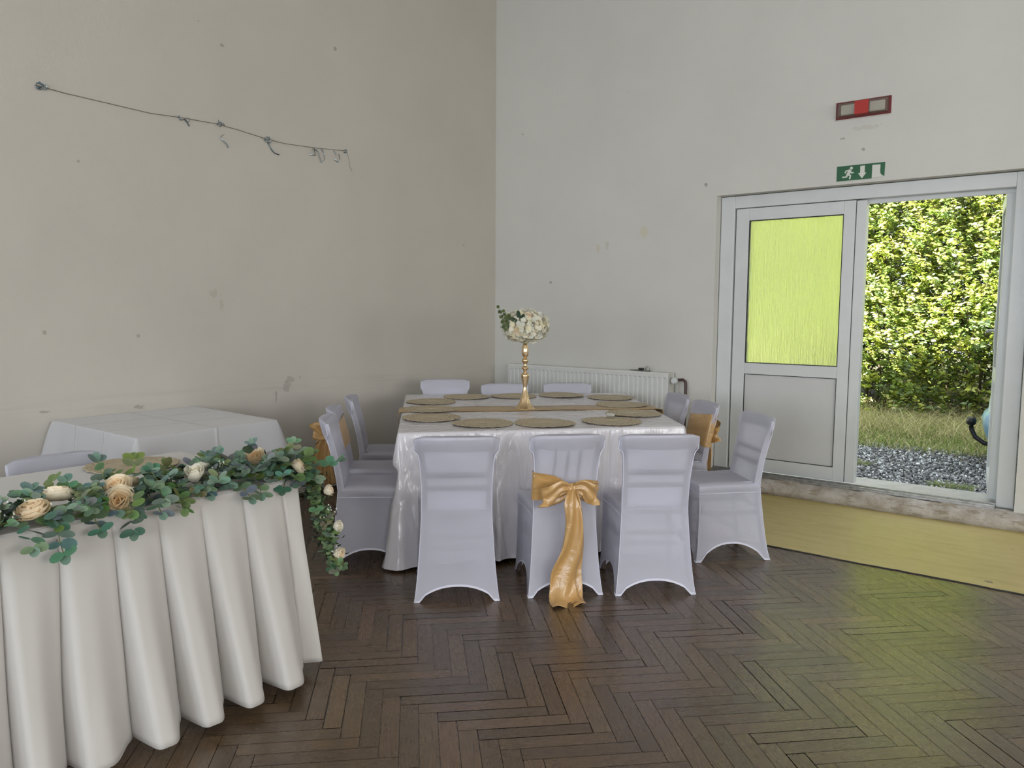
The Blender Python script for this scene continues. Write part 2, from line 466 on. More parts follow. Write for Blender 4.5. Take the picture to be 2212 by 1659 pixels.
# herringbone floor : one mesh, every block a face group
def herringbone():
    L, W, g = .40, .40/6, .0011
    mb = MB(); mb.box(X0, X1, YB, Y0, -.08, -.004, (.12, .1, .1)); uv = [(0, 0)]*8
    r = random.Random(3); s = math.sqrt(.5)
    ax, ay = -.998, 3.656
    def put(a0, a1, b0, b1, vert):
        ca, cb = (a0+a1)/2, (b0+b1)/2
        x = ax + s*(ca+cb); y = ay + s*(ca-cb)
        if not (X0-.15 < x < X1+.1 and YB-.1 < y < Y0+.05): return
        gg = g if r.random() > .12 else g*2.6
        t = r.uniform(.72, 1.25); 
        if r.random() < .06: t *= 1.35
        col = (t*r.uniform(.96, 1.06), t, t*r.uniform(.9, 1.04))
        pts = [(a0+gg, b0+gg), (a1-gg, b0+gg), (a1-gg, b1-gg), (a0+gg, b1-gg)]
        vs = []
        for a, b in pts:
            X = ax+s*(a+b); Y = ay+s*(a-b)
            vs.append((max(X0, min(X1, X)), max(YB, min(Y0, Y)), 0))
        o1, o2 = r.random()*20, r.random()*20
        for a, b in pts:
            u, v = (b, a) if vert else (a, b)
            uv.append((u+o1, v+o2))
        mb.add(vs, [(3, 2, 1, 0)], col)
    for i in range(-140, 141):
        for j in range(-30, 31):
            oa, ob = i*W+j*L, i*W-j*L
            x = ax+s*(oa+ob); y = ay+s*(oa-ob)
            if x < X0-1 or x > X1+1 or y < YB-1 or y > Y0+1: continue
            put(oa, oa+L, ob, ob+W, False)
            put(oa+L, oa+L+W, ob+W-L, ob+W, True)
    mb.uv = uv
    return mb
fl = herringbone()
struct(fl, 'floor', M['parquet'])

# plaster sill under the door, lumpy
def sill():
    mb = MB(); rows = []
    prof = [(6.135, -.01), (6.075, -.01), (6.045, .02), (6.04, .06), (6.05, .095), (6.09, .118), (6.14, .12), (6.22, .12)]
    n = 150
    xs = [lerp(-2.75, .5, i/n) for i in range(n+1)]
    for (y, z) in prof:
        row = []
        for x in xs:
            k = sm(-2.75, -2.62, x)*(1-sm(-.42, .5, x))
            nn = noise.noise((x*5, y*8, z*9))*.014 + noise.noise((x*17, y*20, z*20+4))*.007
            row.append((x, lerp(6.132, y, k) + (nn if y < 6.13 else 0), z + (nn if z > .02 else 0)))
        rows.append(row)
    return mb.grid(rows)
struct(sill(), 'trim_1', M['sill'], smooth=True)
struct(MB().box(X0, X0+.018, YB, Y0, 0, .022), 'baseboard_left', M['wood_dark'])
mb = MB(); mb.box(X0, -2.75, Y0-.014, Y0, 0, .02); mb.box(.45, X1, Y0-.014, Y0, 0, .02)
struct(mb, 'baseboard_right', M['wood_dark'])

# door frame
FY = 6.215
tr = empty('trim_2', (0, 0, 0), kind='structure')
mb = MB()
mb.box(-2.615, -2.50, FY, FY+.07, .125, 2.40); mb.box(-.555, -.452, FY, FY+.07, .125, 2.40)
mb.box(-2.50, -.555, FY, FY+.07, 2.302, 2.40)
mb.box(-2.51, -.55, FY+.082, FY+.10, 2.27, 2.40); mb.box(-2.61, -2.47, FY+.082, FY+.10, .13, 2.40)
mb.build('door_frame', M['pvc'], tr, bevel=.004)
mb = MB(); mb.box(-2.61, -.555, 6.135, FY+.05, .12, .133); mb.box(-2.61, -.556, 6.15, 6.16, .133, .145); mb.box(-2.61, -.556, 6.20, 6.212, .133, .15)
mb.build('threshold_rail', M['alu'], tr, bevel=.001)
MB().box(-2.5, -.556, 6.28, 6.62, .0, .128).build('outer_step', simple('concrete_step', (.45, .44, .42), .85, nscale=12), tr)

# fixed leaf with the obscure glass pane
LY = FY+.018
d1 = empty('door_1', (-2.49, LY, .15), 0, kind='structure')
w = 1.0; hh = 2.148     # leaf local size
def fr(mb, x0, x1, z0, z1, t, y0, y1):
    mb.box(x0, x0+t, y0, y1, z0, z1); mb.box(x1-t, x1, y0, y1, z0, z1)
    mb.box(x0+t, x1-t, y0, y1, z0, z0+t); mb.box(x0+t, x1-t, y0, y1, z1-t, z1)
# measured openings, local : pane x .112-.835 z .895-2.045 ; panel x .108-.825 z .115-.79
mb = MB()
mb.box(0, .107, 0, .06, 0, hh); mb.box(.84, .925, 0, .06, 0, hh)
mb.box(.107, .84, 0, .06, 2.05, hh); mb.box(.107, .84, 0, .06, .80, .89); mb.box(.107, .84, 0, .06, 0, .105)
mb.build('door_leaf', M['pvc'], d1, bevel=.003)
mb = MB(); mb.box(.931, 1.003, -.004, .07, .004, hh-.006)
mb.build('meeting_stile', M['pvc'], d1, bevel=.003)
MB().box(.923, .933, .02, .05, 0, hh).build('gasket', M['gasket'], d1)
mb = MB(); fr(mb, .107, .84, .89, 2.05, .006, .004, .03)
fr(mb, .107, .84, .105, .80, .0045, .002, .03)
mb.build('gasket', M['gasket'], d1)
MB().box(.1115, .8355, .012, .05, .1095, .7955).build('lower_panel', M['pvc_panel'], d1)
MB().box(.110, .837, .016, .021, .893, 2.047).build('glass_pane', M['glass'], d1)

# open leaf, swung out past square
hx, hy = -.583, 6.30
ex, ey = -.686, 7.12
ang = math.atan2(ey-hy, ex-hx)
d2 = empty('door_2', (hx, hy, .155), ang, kind='structure')
lw = math.hypot(ex-hx, ey-hy)
# local x along the leaf, local y+ = outside face (towards -x in the room)
mb = MB()
mb.box(0, .107, -.03, .03, 0, hh); mb.box(lw-.1, lw, -.03, .03, 0, hh)
mb.box(.107, lw-.1, -.03, .03, 2.05, hh); mb.box(.107, lw-.1, -.03, .03, .80, .89); mb.box(.107, lw-.1, -.03, .03, 0, .105)
dl = mb.build('door_leaf', M['pvc'], d2, bevel=.003)
MB().box(.107, lw-.1, -.012, .012, .105, .80).build('lower_panel', M['pvc_panel'], d2)
MB().box(.107, lw-.1, -.003, .003, .89, 2.05).build('glass_pane', M['glass'], d2)
for sgn in (1, -1):
    p = MB().box(lw-.085, lw-.05, min(sgn*.03, sgn*.038), max(sgn*.03, sgn*.038), 1.02, 1.25).build('handle_plate', M['pvc'], dl, bevel=.003)
    h = MB().tube([(lw-.067, sgn*.036, 1.17), (lw-.067, sgn*.075, 1.17), (lw-.075, sgn*.085, 1.17), (lw-.19, sgn*.085, 1.165)], .010, 10).build('door_handle', M['pvc'], dl, smooth=True)

# ------------------------------------------------------------------ things on the right wall
# exit sign
S = empty('exit_sign', (-1.52, Y0-.0015, 2.484), 0, 'green emergency exit sign with white running figure, arrow and peeling doorway', 'sign')
S.rotation_euler = (0, math.radians(.0), 0)
gs = simple('sign_green', (.008, .10, .035), .45, nscale=9, namp=.1); ws = simple('sign_white', (.66, .67, .62), .5)
mb = MB(); mb.prism([(-.165, -.054), (.079, -.054), (.079, .054), (-.165, .054)], -.0015, .0015)
mb.prism([(.079, .042), (.135, .042), (.135, -.01), (.139, -.03), (.163, -.044), (.165, .054), (.079, .054)], -.0015, .0015)
mb.build('sign_plate', gs, S)
P = lambda pts: [(x, z) for x, z in pts]
mb = MB(); y0, y1 = -.0028, -.0014
mb.prism([(-.064+.0105*math.cos(a), .0335+.0105*math.sin(a)) for a in [i*PI/8 for i in range(16)]], y0, y1)
def limb(a, b, w):
    # each piece a hair proud of the last
    dx, dz = b[0]-a[0], b[1]-a[1]; l = math.hypot(dx, dz); nx, nz = -dz/l*w/2, dx/l*w/2
    limb.k += 1; y0_ = y0-limb.k*.00006
    mb.prism([(a[0]+nx, a[1]+nz), (b[0]+nx, b[1]+nz), (b[0]-nx, b[1]-nz), (a[0]-nx, a[1]-nz)], y0_, y1)
limb.k = 0
limb((-.071, .022), (-.088, -.012), .021)
limb((-.074, .022), (-.098, .017), .009); limb((-.098, .020), (-.108, .001), .009)
limb((-.070, .012), (-.062, -.001), .009); limb((-.066, -.001), (-.046, .001), .009)
limb((-.090, -.008), (-.096, -.028), .012); limb((-.093, -.027), (-.126, -.028), .010)
limb((-.086, -.010), (-.068, -.020), .011); limb((-.068, -.016), (-.073, -.045), .010)
mb.build('running_figure', ws, S)
MB().prism([(-.002, .043), (.029, .043), (.029, -.008), (.041, -.008), (.012, -.048), (-.016, -.008), (-.002, -.008)], y0, y1).build('arrow', ws, S)
MB().prism([(.080, .040), (.134, .040), (.133, -.025), (.142, -.028), (.150, -.043), (.140, -.050), (.118, -.047), (.100, -.052), (.079, -.050)], y0, y1).build('doorway', ws, S)

# emergency light
E_ = empty('emergency_light', (-1.52, Y0, 2.937), 0, 'red rectangular emergency lamp with clear cover and red centre band above the exit sign', 'lamp')
red = simple('dark_red', (.13, .008, .01), .4, nscale=8, namp=.1)
MB().box(-.195, .195, -.006, 0, -.068, .068).build('rim', simple('rim_white', (.6, .58, .55), .5), E_, bevel=.003)
MB().box(-.188, .188, -.014, -.006, -.062, .062).build('base_plate', red, E_, bevel=.004)
rg = simple('reflector_grey', (.8, .8, .79), .4, metal=.0)
for q in ((-.150, -.045), (.045, .150)): MB().box(*q, -.035, -.014, -.036, .036).build('reflector', rg, E_, bevel=.008)
m = NT('smoky_clear_plastic')
tr_ = m.node('ShaderNodeBsdfTransparent'); tr_.inputs[0].default_value = (.82, .80, .74, 1)
gl_ = m.node('ShaderNodeBsdfAnisotropic'); gl_.inputs['Roughness'].default_value = .15; gl_.inputs['Color'].default_value = (.7, .7, .68, 1)
df_ = m.node('ShaderNodeBsdfDiffuse'); df_.inputs[0].default_value = (.35, .34, .30, 1)
a_ = m.n.new('ShaderNodeMixShader'); a_.inputs[0].default_value = .10; m.link(tr_.outputs[0], a_.inputs[1]); m.link(gl_.outputs[0], a_.inputs[2])
b__ = m.n.new('ShaderNodeMixShader'); b__.inputs[0].default_value = .22; m.link(a_.outputs[0], b__.inputs[1]); m.link(df_.outputs[0], b__.inputs[2]); m.link(b__.outputs[0], m.out.inputs[0])
mb = MB()
ring = lambda hx_, hz, y: [(-hx_, y, -hz), (hx_, y, -hz), (hx_, y, hz), (-hx_, y, hz)]
mb.grid([ring(.172, .050, -.014), ring(.168, .046, -.045), ring(.160, .038, -.058)], closed=True); mb.add(ring(.160, .038, -.058), [(0, 1, 2, 3)])
mb.build('lens_cover', m.m, E_)
MB().prism([(-.048, -.0465), (.048, -.0465), (.048, .0465), (-.048, .0465)], -.0605, -.0585).build('red_band', simple('red_tape', (.42, .022, .016), .45), E_)
mb = MB(); mb.grid([[(-.048, -.059, -.0385), (.048, -.059, -.0385)], [(-.048, -.047, -.048), (.048, -.047, -.048)], [(-.048, -.016, -.0515), (.048, -.016, -.0515)]])
mb.build('red_band', simple('red_tape_dull', (.25, .03, .025), .5), E_, solid=.001)

# radiator
R = empty('radiator', (-3.82, Y0, .335), 0, 'long white ribbed panel radiator on the white wall behind the banquet table', 'radiator')
rw, rh, yf = .867, .603, -.125
mb = MB(); rows_n = 36; pitch = 2*(rw-.02)/rows_n
cols = []
for i in range(rows_n):
    c = -rw+.02+pitch*(i+.5)
    for dx, dy in ((-.5, 0), (-.30, 0), (-.24, .006), (.24, .006), (.30, 0)):
        cols.append((c+dx*pitch, dy))
cols.append((rw-.02, 0)); cols = [(-rw, 0)] + cols + [(rw, 0)]
zs = [(0, 0), (.035, 0), (.045, 1), (rh-.05, 1), (rh-.042, 0), (rh-.012, 0), (rh-.004, -9), (rh, -8)]
rows = []
for z, kf in zs:
    if kf == -9: rows.append([(x, yf+.004, z) for x, dy in cols])
    elif kf == -8: rows.append([(x, yf+.012, z) for x, dy in cols])
    else: rows.append([(x, yf+dy*kf, z) for x, dy in cols])
mb.grid(rows)
mb.build('front_panel', M['enamel'], R)
MB().box(-rw, rw, yf+.013, yf+.035, .01, rh-.003).build('inner_panel', M['enamel'], R)
mb = MB(); mb.box(-rw+.01, rw+.006, -.055, -.03, .01, rh-.01); mb.build('rear_panel', M['enamel_side'], R)
mb = MB()
mb.box(-rw+.004, rw+.002, yf+.012, -.026, rh-.012, rh-.004)
for i in range(60): mb.box(-rw+.03+i*.0284, -rw+.045+i*.0284, yf+.03, -.04, rh-.004, rh-.001)
mb.build('top_grille', M['enamel_side'], R)
for q in ((-rw-.003, -rw+.001), (rw, rw+.005)): MB().box(*q, yf+.012, -.026, .01, rh-.008).build('side_cover', M['enamel_side'], R, bevel=.001)
MB().tube([(rw+.0, -.06, rh-.065), (rw+.05, -.06, rh-.065)], .013, 10).build('valve', simple('dull_brass', (.12, .10, .07), .4, metal=.8), R, smooth=True)
v = MB().lathe([(.0, -.088), (.021, -.088), (.027, -.08), (.028, -.052), (.022, -.042), (.012, -.03), (.0, -.03)], 8, (rw+.052, -.055, rh-.065), 'y').build('thermostat_head', M['pvc'], R)
MB().tube([(rw+.05, -.045, rh-.062), (rw+.095, -.045, rh-.058), (rw+.118, -.045, rh-.075), (rw+.122, -.045, rh-.11), (rw+.122, -.045, -.33)], .0125, 12).build('pipe', M['brownpipe'], R, smooth=True)
MB().tube([(rw+.052, -.05, rh-.09), (rw+.052, -.05, -.33)], .006, 8).build('pipe', M['enamel'], R, smooth=True)
for q in ((-.6, -.57), (.57, .6)): MB().box(*q, -.035, -.001, .1, .5).build('bracket', M['enamel_side'], R)

K = empty('key_bunch', (-3.245, Y0-.075, .9385), .1, 'small bunch of keys with a black fob lying on top of the radiator', 'keys')
mb = MB(); mb.obox((-.055, 0, .006), (1, 0, .05), (0, 1, 0), (-.05, 0, 1), .045, .011, .003)
mb.build('key', simple('dull_key', (.16, .15, .12), .45, metal=.7), K, bevel=.001)
MB().box(-.02, .025, -.014, .014, .004, .026).build('key_fob', M['black'], K, bevel=.005)
for c_, tilt in (((.05, 0, .022), .3), ((.062, .006, .018), -.4)):
    pts = [(c_[0]+.019*math.cos(a), c_[1]+.019*math.sin(a)*math.sin(tilt), c_[2]+.019*math.sin(a)*math.cos(tilt)) for a in [i*PI/10 for i in range(21)]]
    MB().tube(pts, .0028, 6, cap=False).build('key_ring', M['steel'], K, smooth=True)
o = MB().box(-.075, .075, -.03, .03, 0, .0035).build('card_wallet', M['black'], None, bevel=.001)
o.location = (-3.235, Y0-.072, .9345); o.rotation_euler = (0, 0, .08)
tag(o, 'thin flat black case under the keys on the radiator', 'case')

# tinsel string on the left wall
T = empty('tinsel_string', (X0, 0, 0), 0, 'drooping grey string with curls of silver ribbon pinned across the left wall', 'string decoration')
pts = [(1.93, 2.722), (2.10, 2.712), (2.36, 2.706), (2.6, 2.70), (2.83, 2.715), (3.07, 2.722), (3.24, 2.712), (3.47, 2.690), (3.62, 2.685), (3.9, 2.70), (4.19, 2.726)]
MB().tube([(.007, y, z) for y, z in pts], .0022, 6).build('cord', simple('grey_string', (.20, .17, .14), .8), T, smooth=True)
MB().tube([(.007, 4.19, 2.726), (.009, 4.215, 2.72), (.009, 4.235, 2.66), (.009, 4.24, 2.61), (.009, 4.265, 2.575)], .0012, 5).build('cord_end', simple('grey_string2', (.16, .14, .12), .8), T, smooth=True)
sil = simple('silver_ribbon', (.42, .52, .56), .2, metal=.8); sild = simple('dark_silver_ribbon', (.12, .18, .21), .3, metal=.6)
def curl(y, z, pts2, w=.0055, mat=sil):
    mb = MB(); rows = []
    for i, (a, b, d) in enumerate(pts2):
        rows.append([(.006+d, y+a, z+b-w*.6), (.010+d, y+a+.002, z+b+w*.6)])
    mb.grid(rows); return mb.build('ribbon_curl', mat, T, smooth=True, solid=.0006)
r = random.Random(5)
def scrib(y, z, R_, n, mat, asp=1., w=.0055):
    a0 = r.random()*6; pl = []
    for i in range(n):
        a = a0+i*.7; rr = R_*(.5+.5*r.random())
        pl.append((rr*math.cos(a)*1.2, rr*math.sin(a)*asp, .004+.012*r.random()))
    curl(y, z, pl, w, mat)
scrib(1.95, 2.722, .022, 16, sild); scrib(1.975, 2.718, .016, 10, sil)
curl(2.83, 2.715, [(-.03, .01, 0), (-.045, 0, .01), (-.035, -.022, .015), (0, -.01, .012), (.02, -.03, .005), (.035, -.048, 0)], mat=sild); scrib(2.85, 2.713, .022, 8, sil)
scrib(3.08, 2.72, .020, 9, sild); curl(3.08, 2.72, [(0, .03, 0), (.0, .01, .01), (.03, .012, .01), (.045, 0, 0)], mat=sil)
curl(3.10, 2.66, [(.02, 0, 0), (-.01, -.02, .01), (0, -.045, .012), (.035, -.06, .005), (.05, -.085, 0)], mat=sil)
scrib(3.47, 2.685, .026, 16, sil); scrib(3.46, 2.69, .02, 8, sild); curl(3.47, 2.67, [(0, 0, 0), (.03, -.05, .005), (.06, -.07, 0), (.1, -.075, 0)], mat=sild)
curl(3.88, 2.70, [(0, 0, 0), (-.035, -.06, .01), (.01, -.06, .012), (.0, -.01, .01), (.04, -.03, .012), (.07, -.105, .008), (.10, -.08, .01), (.10, -.03, .005), (.08, 0, 0)], mat=sil)
curl(4.08, 2.71, [(.0, 0, 0), (.02, -.03, .008), (.0, -.07, .01), (.04, -.085, .006), (.06, -.06, 0), (.05, -.02, 0)], mat=sil)
scrib(4.19, 2.72, .014, 9, sild)
# ------------------------------------------------------------------ covered chairs
def build_chair(name, wf=1.0, style='ladder', H=.84):
    """local frame : x right, y forward, z up ; origin between the rear feet level, at seat centre"""
    root = empty(name)
    YF, ZS = .215, .452
    zk = [0, .06, .15, .30, .42, .452, .60, .72, .78, H]
    wr_ = [.207, .199, .190, .179, .173, .172, .172, .180, .199, .202]
    yr_ = [-.228, -.214, -.200, -.182, -.170, -.168, -.192, -.220, -.236, -.250]
    wr = lambda z: interp(z, zk, wr_)*wf
    yr = lambda z: interp(z, zk, yr_)
    wfr = lambda z: interp(z, [0, .1, .3, .452], [.208, .203, .198, .200])*wf
    yfr = lambda z: interp(z, [0, .1, .3, .452], [.222, .213, .208, .212])
    NR, NS = 16, 14
    def ringpt(side, t, z, hemz):
        # side: 0 rear (x -w..w), 1 right (rear to front), 2 front, 3 left ; t in 0..1
        a = (-wr(z), yr(z)); b = (wr(z), yr(z)); c = (wfr(z), yfr(z)); d = (-wfr(z), yfr(z))
        P_ = [(a, b), (b, c), (c, d), (d, a)][side]
        x = lerp(P_[0][0], P_[1][0], t); y = lerp(P_[0][1], P_[1][1], t)
        # stretched panels are slightly hollow away from the frame
        hol = math.sin(PI*t)*.012*sm(0.0, .12, z)*sm(.45, .36, z)
        if side == 0: y += hol*.6
        elif side == 1: x -= hol
        elif side == 2: y -= hol
        else: x += hol
        return (x, y)
    arch = [.055, .085, .06, .085]
    sides = [(s, i/n) for s, n in ((0, NR), (1, NS), (2, NR), (3, NS)) for i in range(n)]
    def hem(s, t):
        u = abs(2*t-1)
        if u > .86: return .002
        return .002 + arch[s]*(1-(u/.86)**2.3)**.9 + .016*(1-sm(.76, .86, u))
    rows = []
    NZ = 15
    for k in range(NZ+1):
        f = k/NZ; row = []
        for s, t in sides:
            h0 = hem(s, t); z = lerp(h0, .440, f**1.0)
            x, y = ringpt(s, t, z, h0)
            row.append((x, y, z))
        rows.append(row)
    mb = MB(); mb.grid(rows, closed=True)
    # rounding into seat top (front, right, left) ; the rear keeps going up
    def seatring(ins, z):
        row = []
        for s, t in sides:
            x, y = ringpt(s, t, .44, 0)
            if s == 0: row.append((x, yr(min(z, .452)), z)); continue
            row.append((x*(1-ins/.19), y - (ins if s == 2 else 0)*1.0, z))
        return row
    top = [rows[-1], seatring(.003, .449), seatring(.010, .455), seatring(.022, .458)]
    # mesh only for the non rear columns
    n0 = NR
    idx = list(range(n0, len(sides))) + [0]
    mb.grid([[r_[i] for i in idx] for r_ in top])
    last = [top[-1][i] for i in idx]
    th = .034
    # back: rear face up, cap, front face down
    zb = [.44, .452, .50, .56, .62, .67, .72, .755, .775, .80, .825, H-.004, H]
    brow = []; frow = []
    for z in zb:
        w = wr(z)
        if z >= .765: w = .205*wf
        elif z > .745: w = lerp(.182, .205, sm(.745, .765, z))*wf
        bul = .040*sm(.60, .76, z); rr = .012 if z == H else (.004 if z > H-.01 else 0)
        b = []; f_ = []
        for i in range(NR+1):
            u = 2*i/NR-1
            y = yr(z) - bul*(1-u*u) + (.016 if z > .75 else 0)*abs(u)**6
            wob = .0015*noise.noise((u*3, z*30, 1.3))*sm(.5, .7, z)
            zc_ = z - (.010*abs(u)**10 if z > H-.01 else 0)
            b.append((u*(w-rr), y+rr*.6+wob, zc_))
            f_.append((u*(w-rr), yr(z)+th - rr*.6 - .004*(1-u*u)*0 + .004*math.sin(z*90+u*5)*sm(.76, .8, z)*.5, zc_))
        brow.append(b); frow.append(f_)
    mb.grid(brow)
    mb.grid([list(reversed(q)) for q in frow])
    mb.grid([[f[0], lerp3(f[0], b[0], .5, -.004), b[0]] for f, b in zip(frow, brow)])
    mb.grid([[b[-1], lerp3(f[-1], b[-1], .5, .004), f[-1]] for f, b in zip(frow, brow)])
    # cap
    capb, capf = brow[-1], frow[-1]
    mb.grid([capb, [lerp3(a, b, .5, 0, -.004) for a, b in zip(capb, capf)], capf])
    # seat top fill : strip from seat ring to back front row
    fr0 = [(x, y, .459) for x, y, z in frow[0]]
    cen = []
    nl = len(last)
    pts = []
    for i in range(nl):
        f = i/(nl-1)
        # target on the back front row, from right to left
        q = fr0[int(round((1-f)*NR))]
        pts.append(q)
    R0 = last; R1 = [tuple(lerp(a[j], b[j], .33) for j in range(2)) + (.463,) for a, b in zip(last, pts)]
    R2 = [tuple(lerp(a[j], b[j], .72) for j in range(2)) + (.461,) for a, b in zip(last, pts)]
    mb.grid([R0, R1, R2, pts])
    cover = mb.build('cover', M['spandex'], root, smooth=True, merge=.0012)
    cover.data.set_sharp_from_angle(angle=.9)
    # hem band
    mb = MB(); r1 = []; r2 = []
    for s, t in sides:
        h0 = hem(s, t); x, y = ringpt(s, t, h0, 0); k = 1.0+.004/.2
        r1.append((x*k, y*k, h0-.001)); x, y = ringpt(s, t, h0+.011, 0); r2.append((x*k, y*k, h0+.010))
    mb.grid([r1, r2], closed=True)
    mb.build('hem', M['hem'], cover, smooth=True)
    # piping along the rear uprights and round the seat
    mb = MB()
    for sg in (-1, 1):
        zz = [.01, .06, .15, .25, .35, .44, .50, .58, .66, .72, .745, .765, .80, H-.020]
        pl = []
        for z in zz:
            w = wr(z) if z < .745 else (.205*wf if z >= .765 else .185*wf)
            pl.append((sg*(w+.001), yr(z)-.001+(.016 if z > .75 else 0), z))
        mb.tube(pl, .0022, 5)
    pl = [(x*1.004, y*1.004, .402) for x, y in [ringpt(1, t/10, .402, 0) for t in range(11)] + [ringpt(2, t/10, .402, 0) for t in range(1, 11)] + [ringpt(3, t/10, .402, 0) for t in range(1, 11)]]
    mb.tube(pl, .0017, 5)
    mb.build('piping', M['hem'], cover, smooth=True)
    # the wooden chair inside
    wd = M['wood_frame']
    for sg in (-1, 1):
        zz = [.003, .15, .30, .45, .60, .72, H-.012]
        MB().tube([(sg*(wr(z)-.016), yr(z)+.0165, z) for z in zz], .0115, 8).build('leg', wd, root, smooth=True)
        MB().tube([(sg*(wfr(z)-.018), yfr(z)-.018, z) for z in (.003, .2, .43)], .014, 8).build('leg', wd, root, smooth=True)
    MB().box(-.17*wf, .17*wf, -.15, .19, .405, .445).build('seat', wd, root, bevel=.01)
    def rail(z0, z1, bow):
        mb = MB(); rws = []
        for z in (z0, z1):
            rws.append([(u*.160*wf, yr(z)+.015-(.040*sm(.60, .76, z) if bow else -.010)*(1-u*u), z) for u in [i/6-1 for i in range(13)]])
        mb.grid(rws); return mb.build('back_rail', wd, root, solid=.014)
    rail(.765, H-.01, .036)
    if style == 'ladder':
        rail(.625, .648, .028); rail(.555, .578, .022)
        rail(.30, .325, 0)
    else:
        rail(.50, .53, .01)
        for u in (-.42, 0, .42):
            MB().tube([(u*.16*wf, yr(z)+.013-.04*(1-u*u)*sm(.6, .76, z), z) for z in (.52, .58, .64, .70, .77)], .008, 6).build('back_slat', wd, root, smooth=True)
    MB().box(-.17*wf, .17*wf, -.005, .015, .19, .215).build('stretcher', wd, root)
    for sg in (-1, 1): MB().box(sg*.158*wf-.007, sg*.158*wf+.007, -.16, .18, .265, .29).build('stretcher', wd, root)
    return root

def lerp3(a, b, t, dx=0, dz=0):
    return (lerp(a[0], b[0], t)+dx, lerp(a[1], b[1], t), lerp(a[2], b[2], t)+dz)

GA = 'white covered chairs round the banquet table'
def placec(src, used, x, y, facing, label, group=GA, sc=1.0, sx=1.0):
    """x,y = point on floor midway between the rear feet ; facing in degrees"""
    o = src if not used else copy_tree(src)
    a = math.radians(facing)
    fx, fy = math.cos(a), math.sin(a)
    o.location = (x + fx*.215*sc, y + fy*.215*sc, 0)
    o.rotation_euler = (0, 0, a-PI/2)
    o.scale = (sc*sx, sc, sc)
    return tag(o, label, 'chair', group)

lad = build_chair('covered_chair', 1.0, 'ladder')
sla = build_chair('covered_chair', .93, 'slat')
A_ = placec(lad, 0, -2.515, 2.815, 133, 'white covered chair without sash at the near left corner of the banquet table', sx=1.02)
B_ = placec(sla, 0, -2.13, 3.215, 136, 'white covered chair with long gold sash bow at the middle of the near table side')
C_ = placec(lad, 1, -1.776, 3.52, 132, 'white covered chair without sash at the near right corner, right of the long gold bow')
D_ = placec(lad, 1, -1.67, 4.59, 225, 'white covered chair at the right table side nearest the yellow floor covering', sx=1.05)
J_ = placec(sla, 1, -2.17, 4.97, 226, 'white covered chair with gold sash on the right table side before the door frame', sx=1.08)
I_ = placec(lad, 1, -2.54, 5.31, 226, 'farthest chair of the right table side, before the radiator end, no sash', sx=1.04)
E_c = placec(lad, 1, -3.530, 2.872, 44, 'white covered chair on the left table side, nearest of the three, beside the garland')
L_ = placec(sla, 1, -3.866, 3.190, 44, 'white covered chair on the left table side, gold sash at its back, middle of three')
K_ = placec(lad, 1, -4.255, 3.668, 44, 'white covered chair on the left table side, farthest of the three')
F_ = placec(lad, 1, -4.43, 4.81, -46, 'white covered chair behind the table, left of the wall corner', sc=1.04, sx=.96)
G_ = placec(lad, 1, -4.03, 5.12, -46, 'white covered chair behind the table before the wall corner, partly behind gold stand', sc=1.0, sx=.97)
H_ = placec(lad, 1, -3.66, 5.52, -46, 'white covered chair behind the table, in front of the radiator, right of the gold stand', sc=1.0)
M_ = placec(lad, 1, -3.66, 1.44, 0, 'white covered chair behind the garlanded head table at the left edge', 'head table seating', sc=.955)
M_['group'] = 'head table chair'

# ------------------------------------------------------------------ gold sashes
def ribbon(mb, pts, ws, side, n=9, fold=0., waves=2, seed=0.):
    pts = [Vector(p) for p in pts]; rows = []
    for i, p in enumerate(pts):
        t = (pts[min(i+1, len(pts)-1)]-pts[max(i-1, 0)]).normalized()
        sd = Vector(side[i] if isinstance(side, list) else side)
        sd = (sd - t*sd.dot(t)).normalized(); nm = t.cross(sd)
        row = []
        for k in range(n+1):
            u = 2*k/n-1
            q = p + sd*(u*ws[i]/2) + nm*(fold*math.sin(u*PI*waves + seed + i*.25))
            row.append(tuple(q))
        rows.append(row)
    return mb.grid(rows)
def densify(pts, ws, m=5):
    P_ = [Vector(p) for p in pts]; out = []; ow = []
    for i in range(len(P_)-1):
        p0 = P_[max(i-1, 0)]; p1 = P_[i]; p2 = P_[i+1]; p3 = P_[min(i+2, len(P_)-1)]
        for k in range(m):
            t = k/m
            q = .5*((2*p1) + (p2-p0)*t + (2*p0-5*p1+4*p2-p3)*t*t + (3*p1-p0-3*p2+p3)*t**3)
            out.append(q); ow.append(lerp(ws[i], ws[i+1], t))
    out.append(P_[-1]); ow.append(ws[-1])
    return out, ow
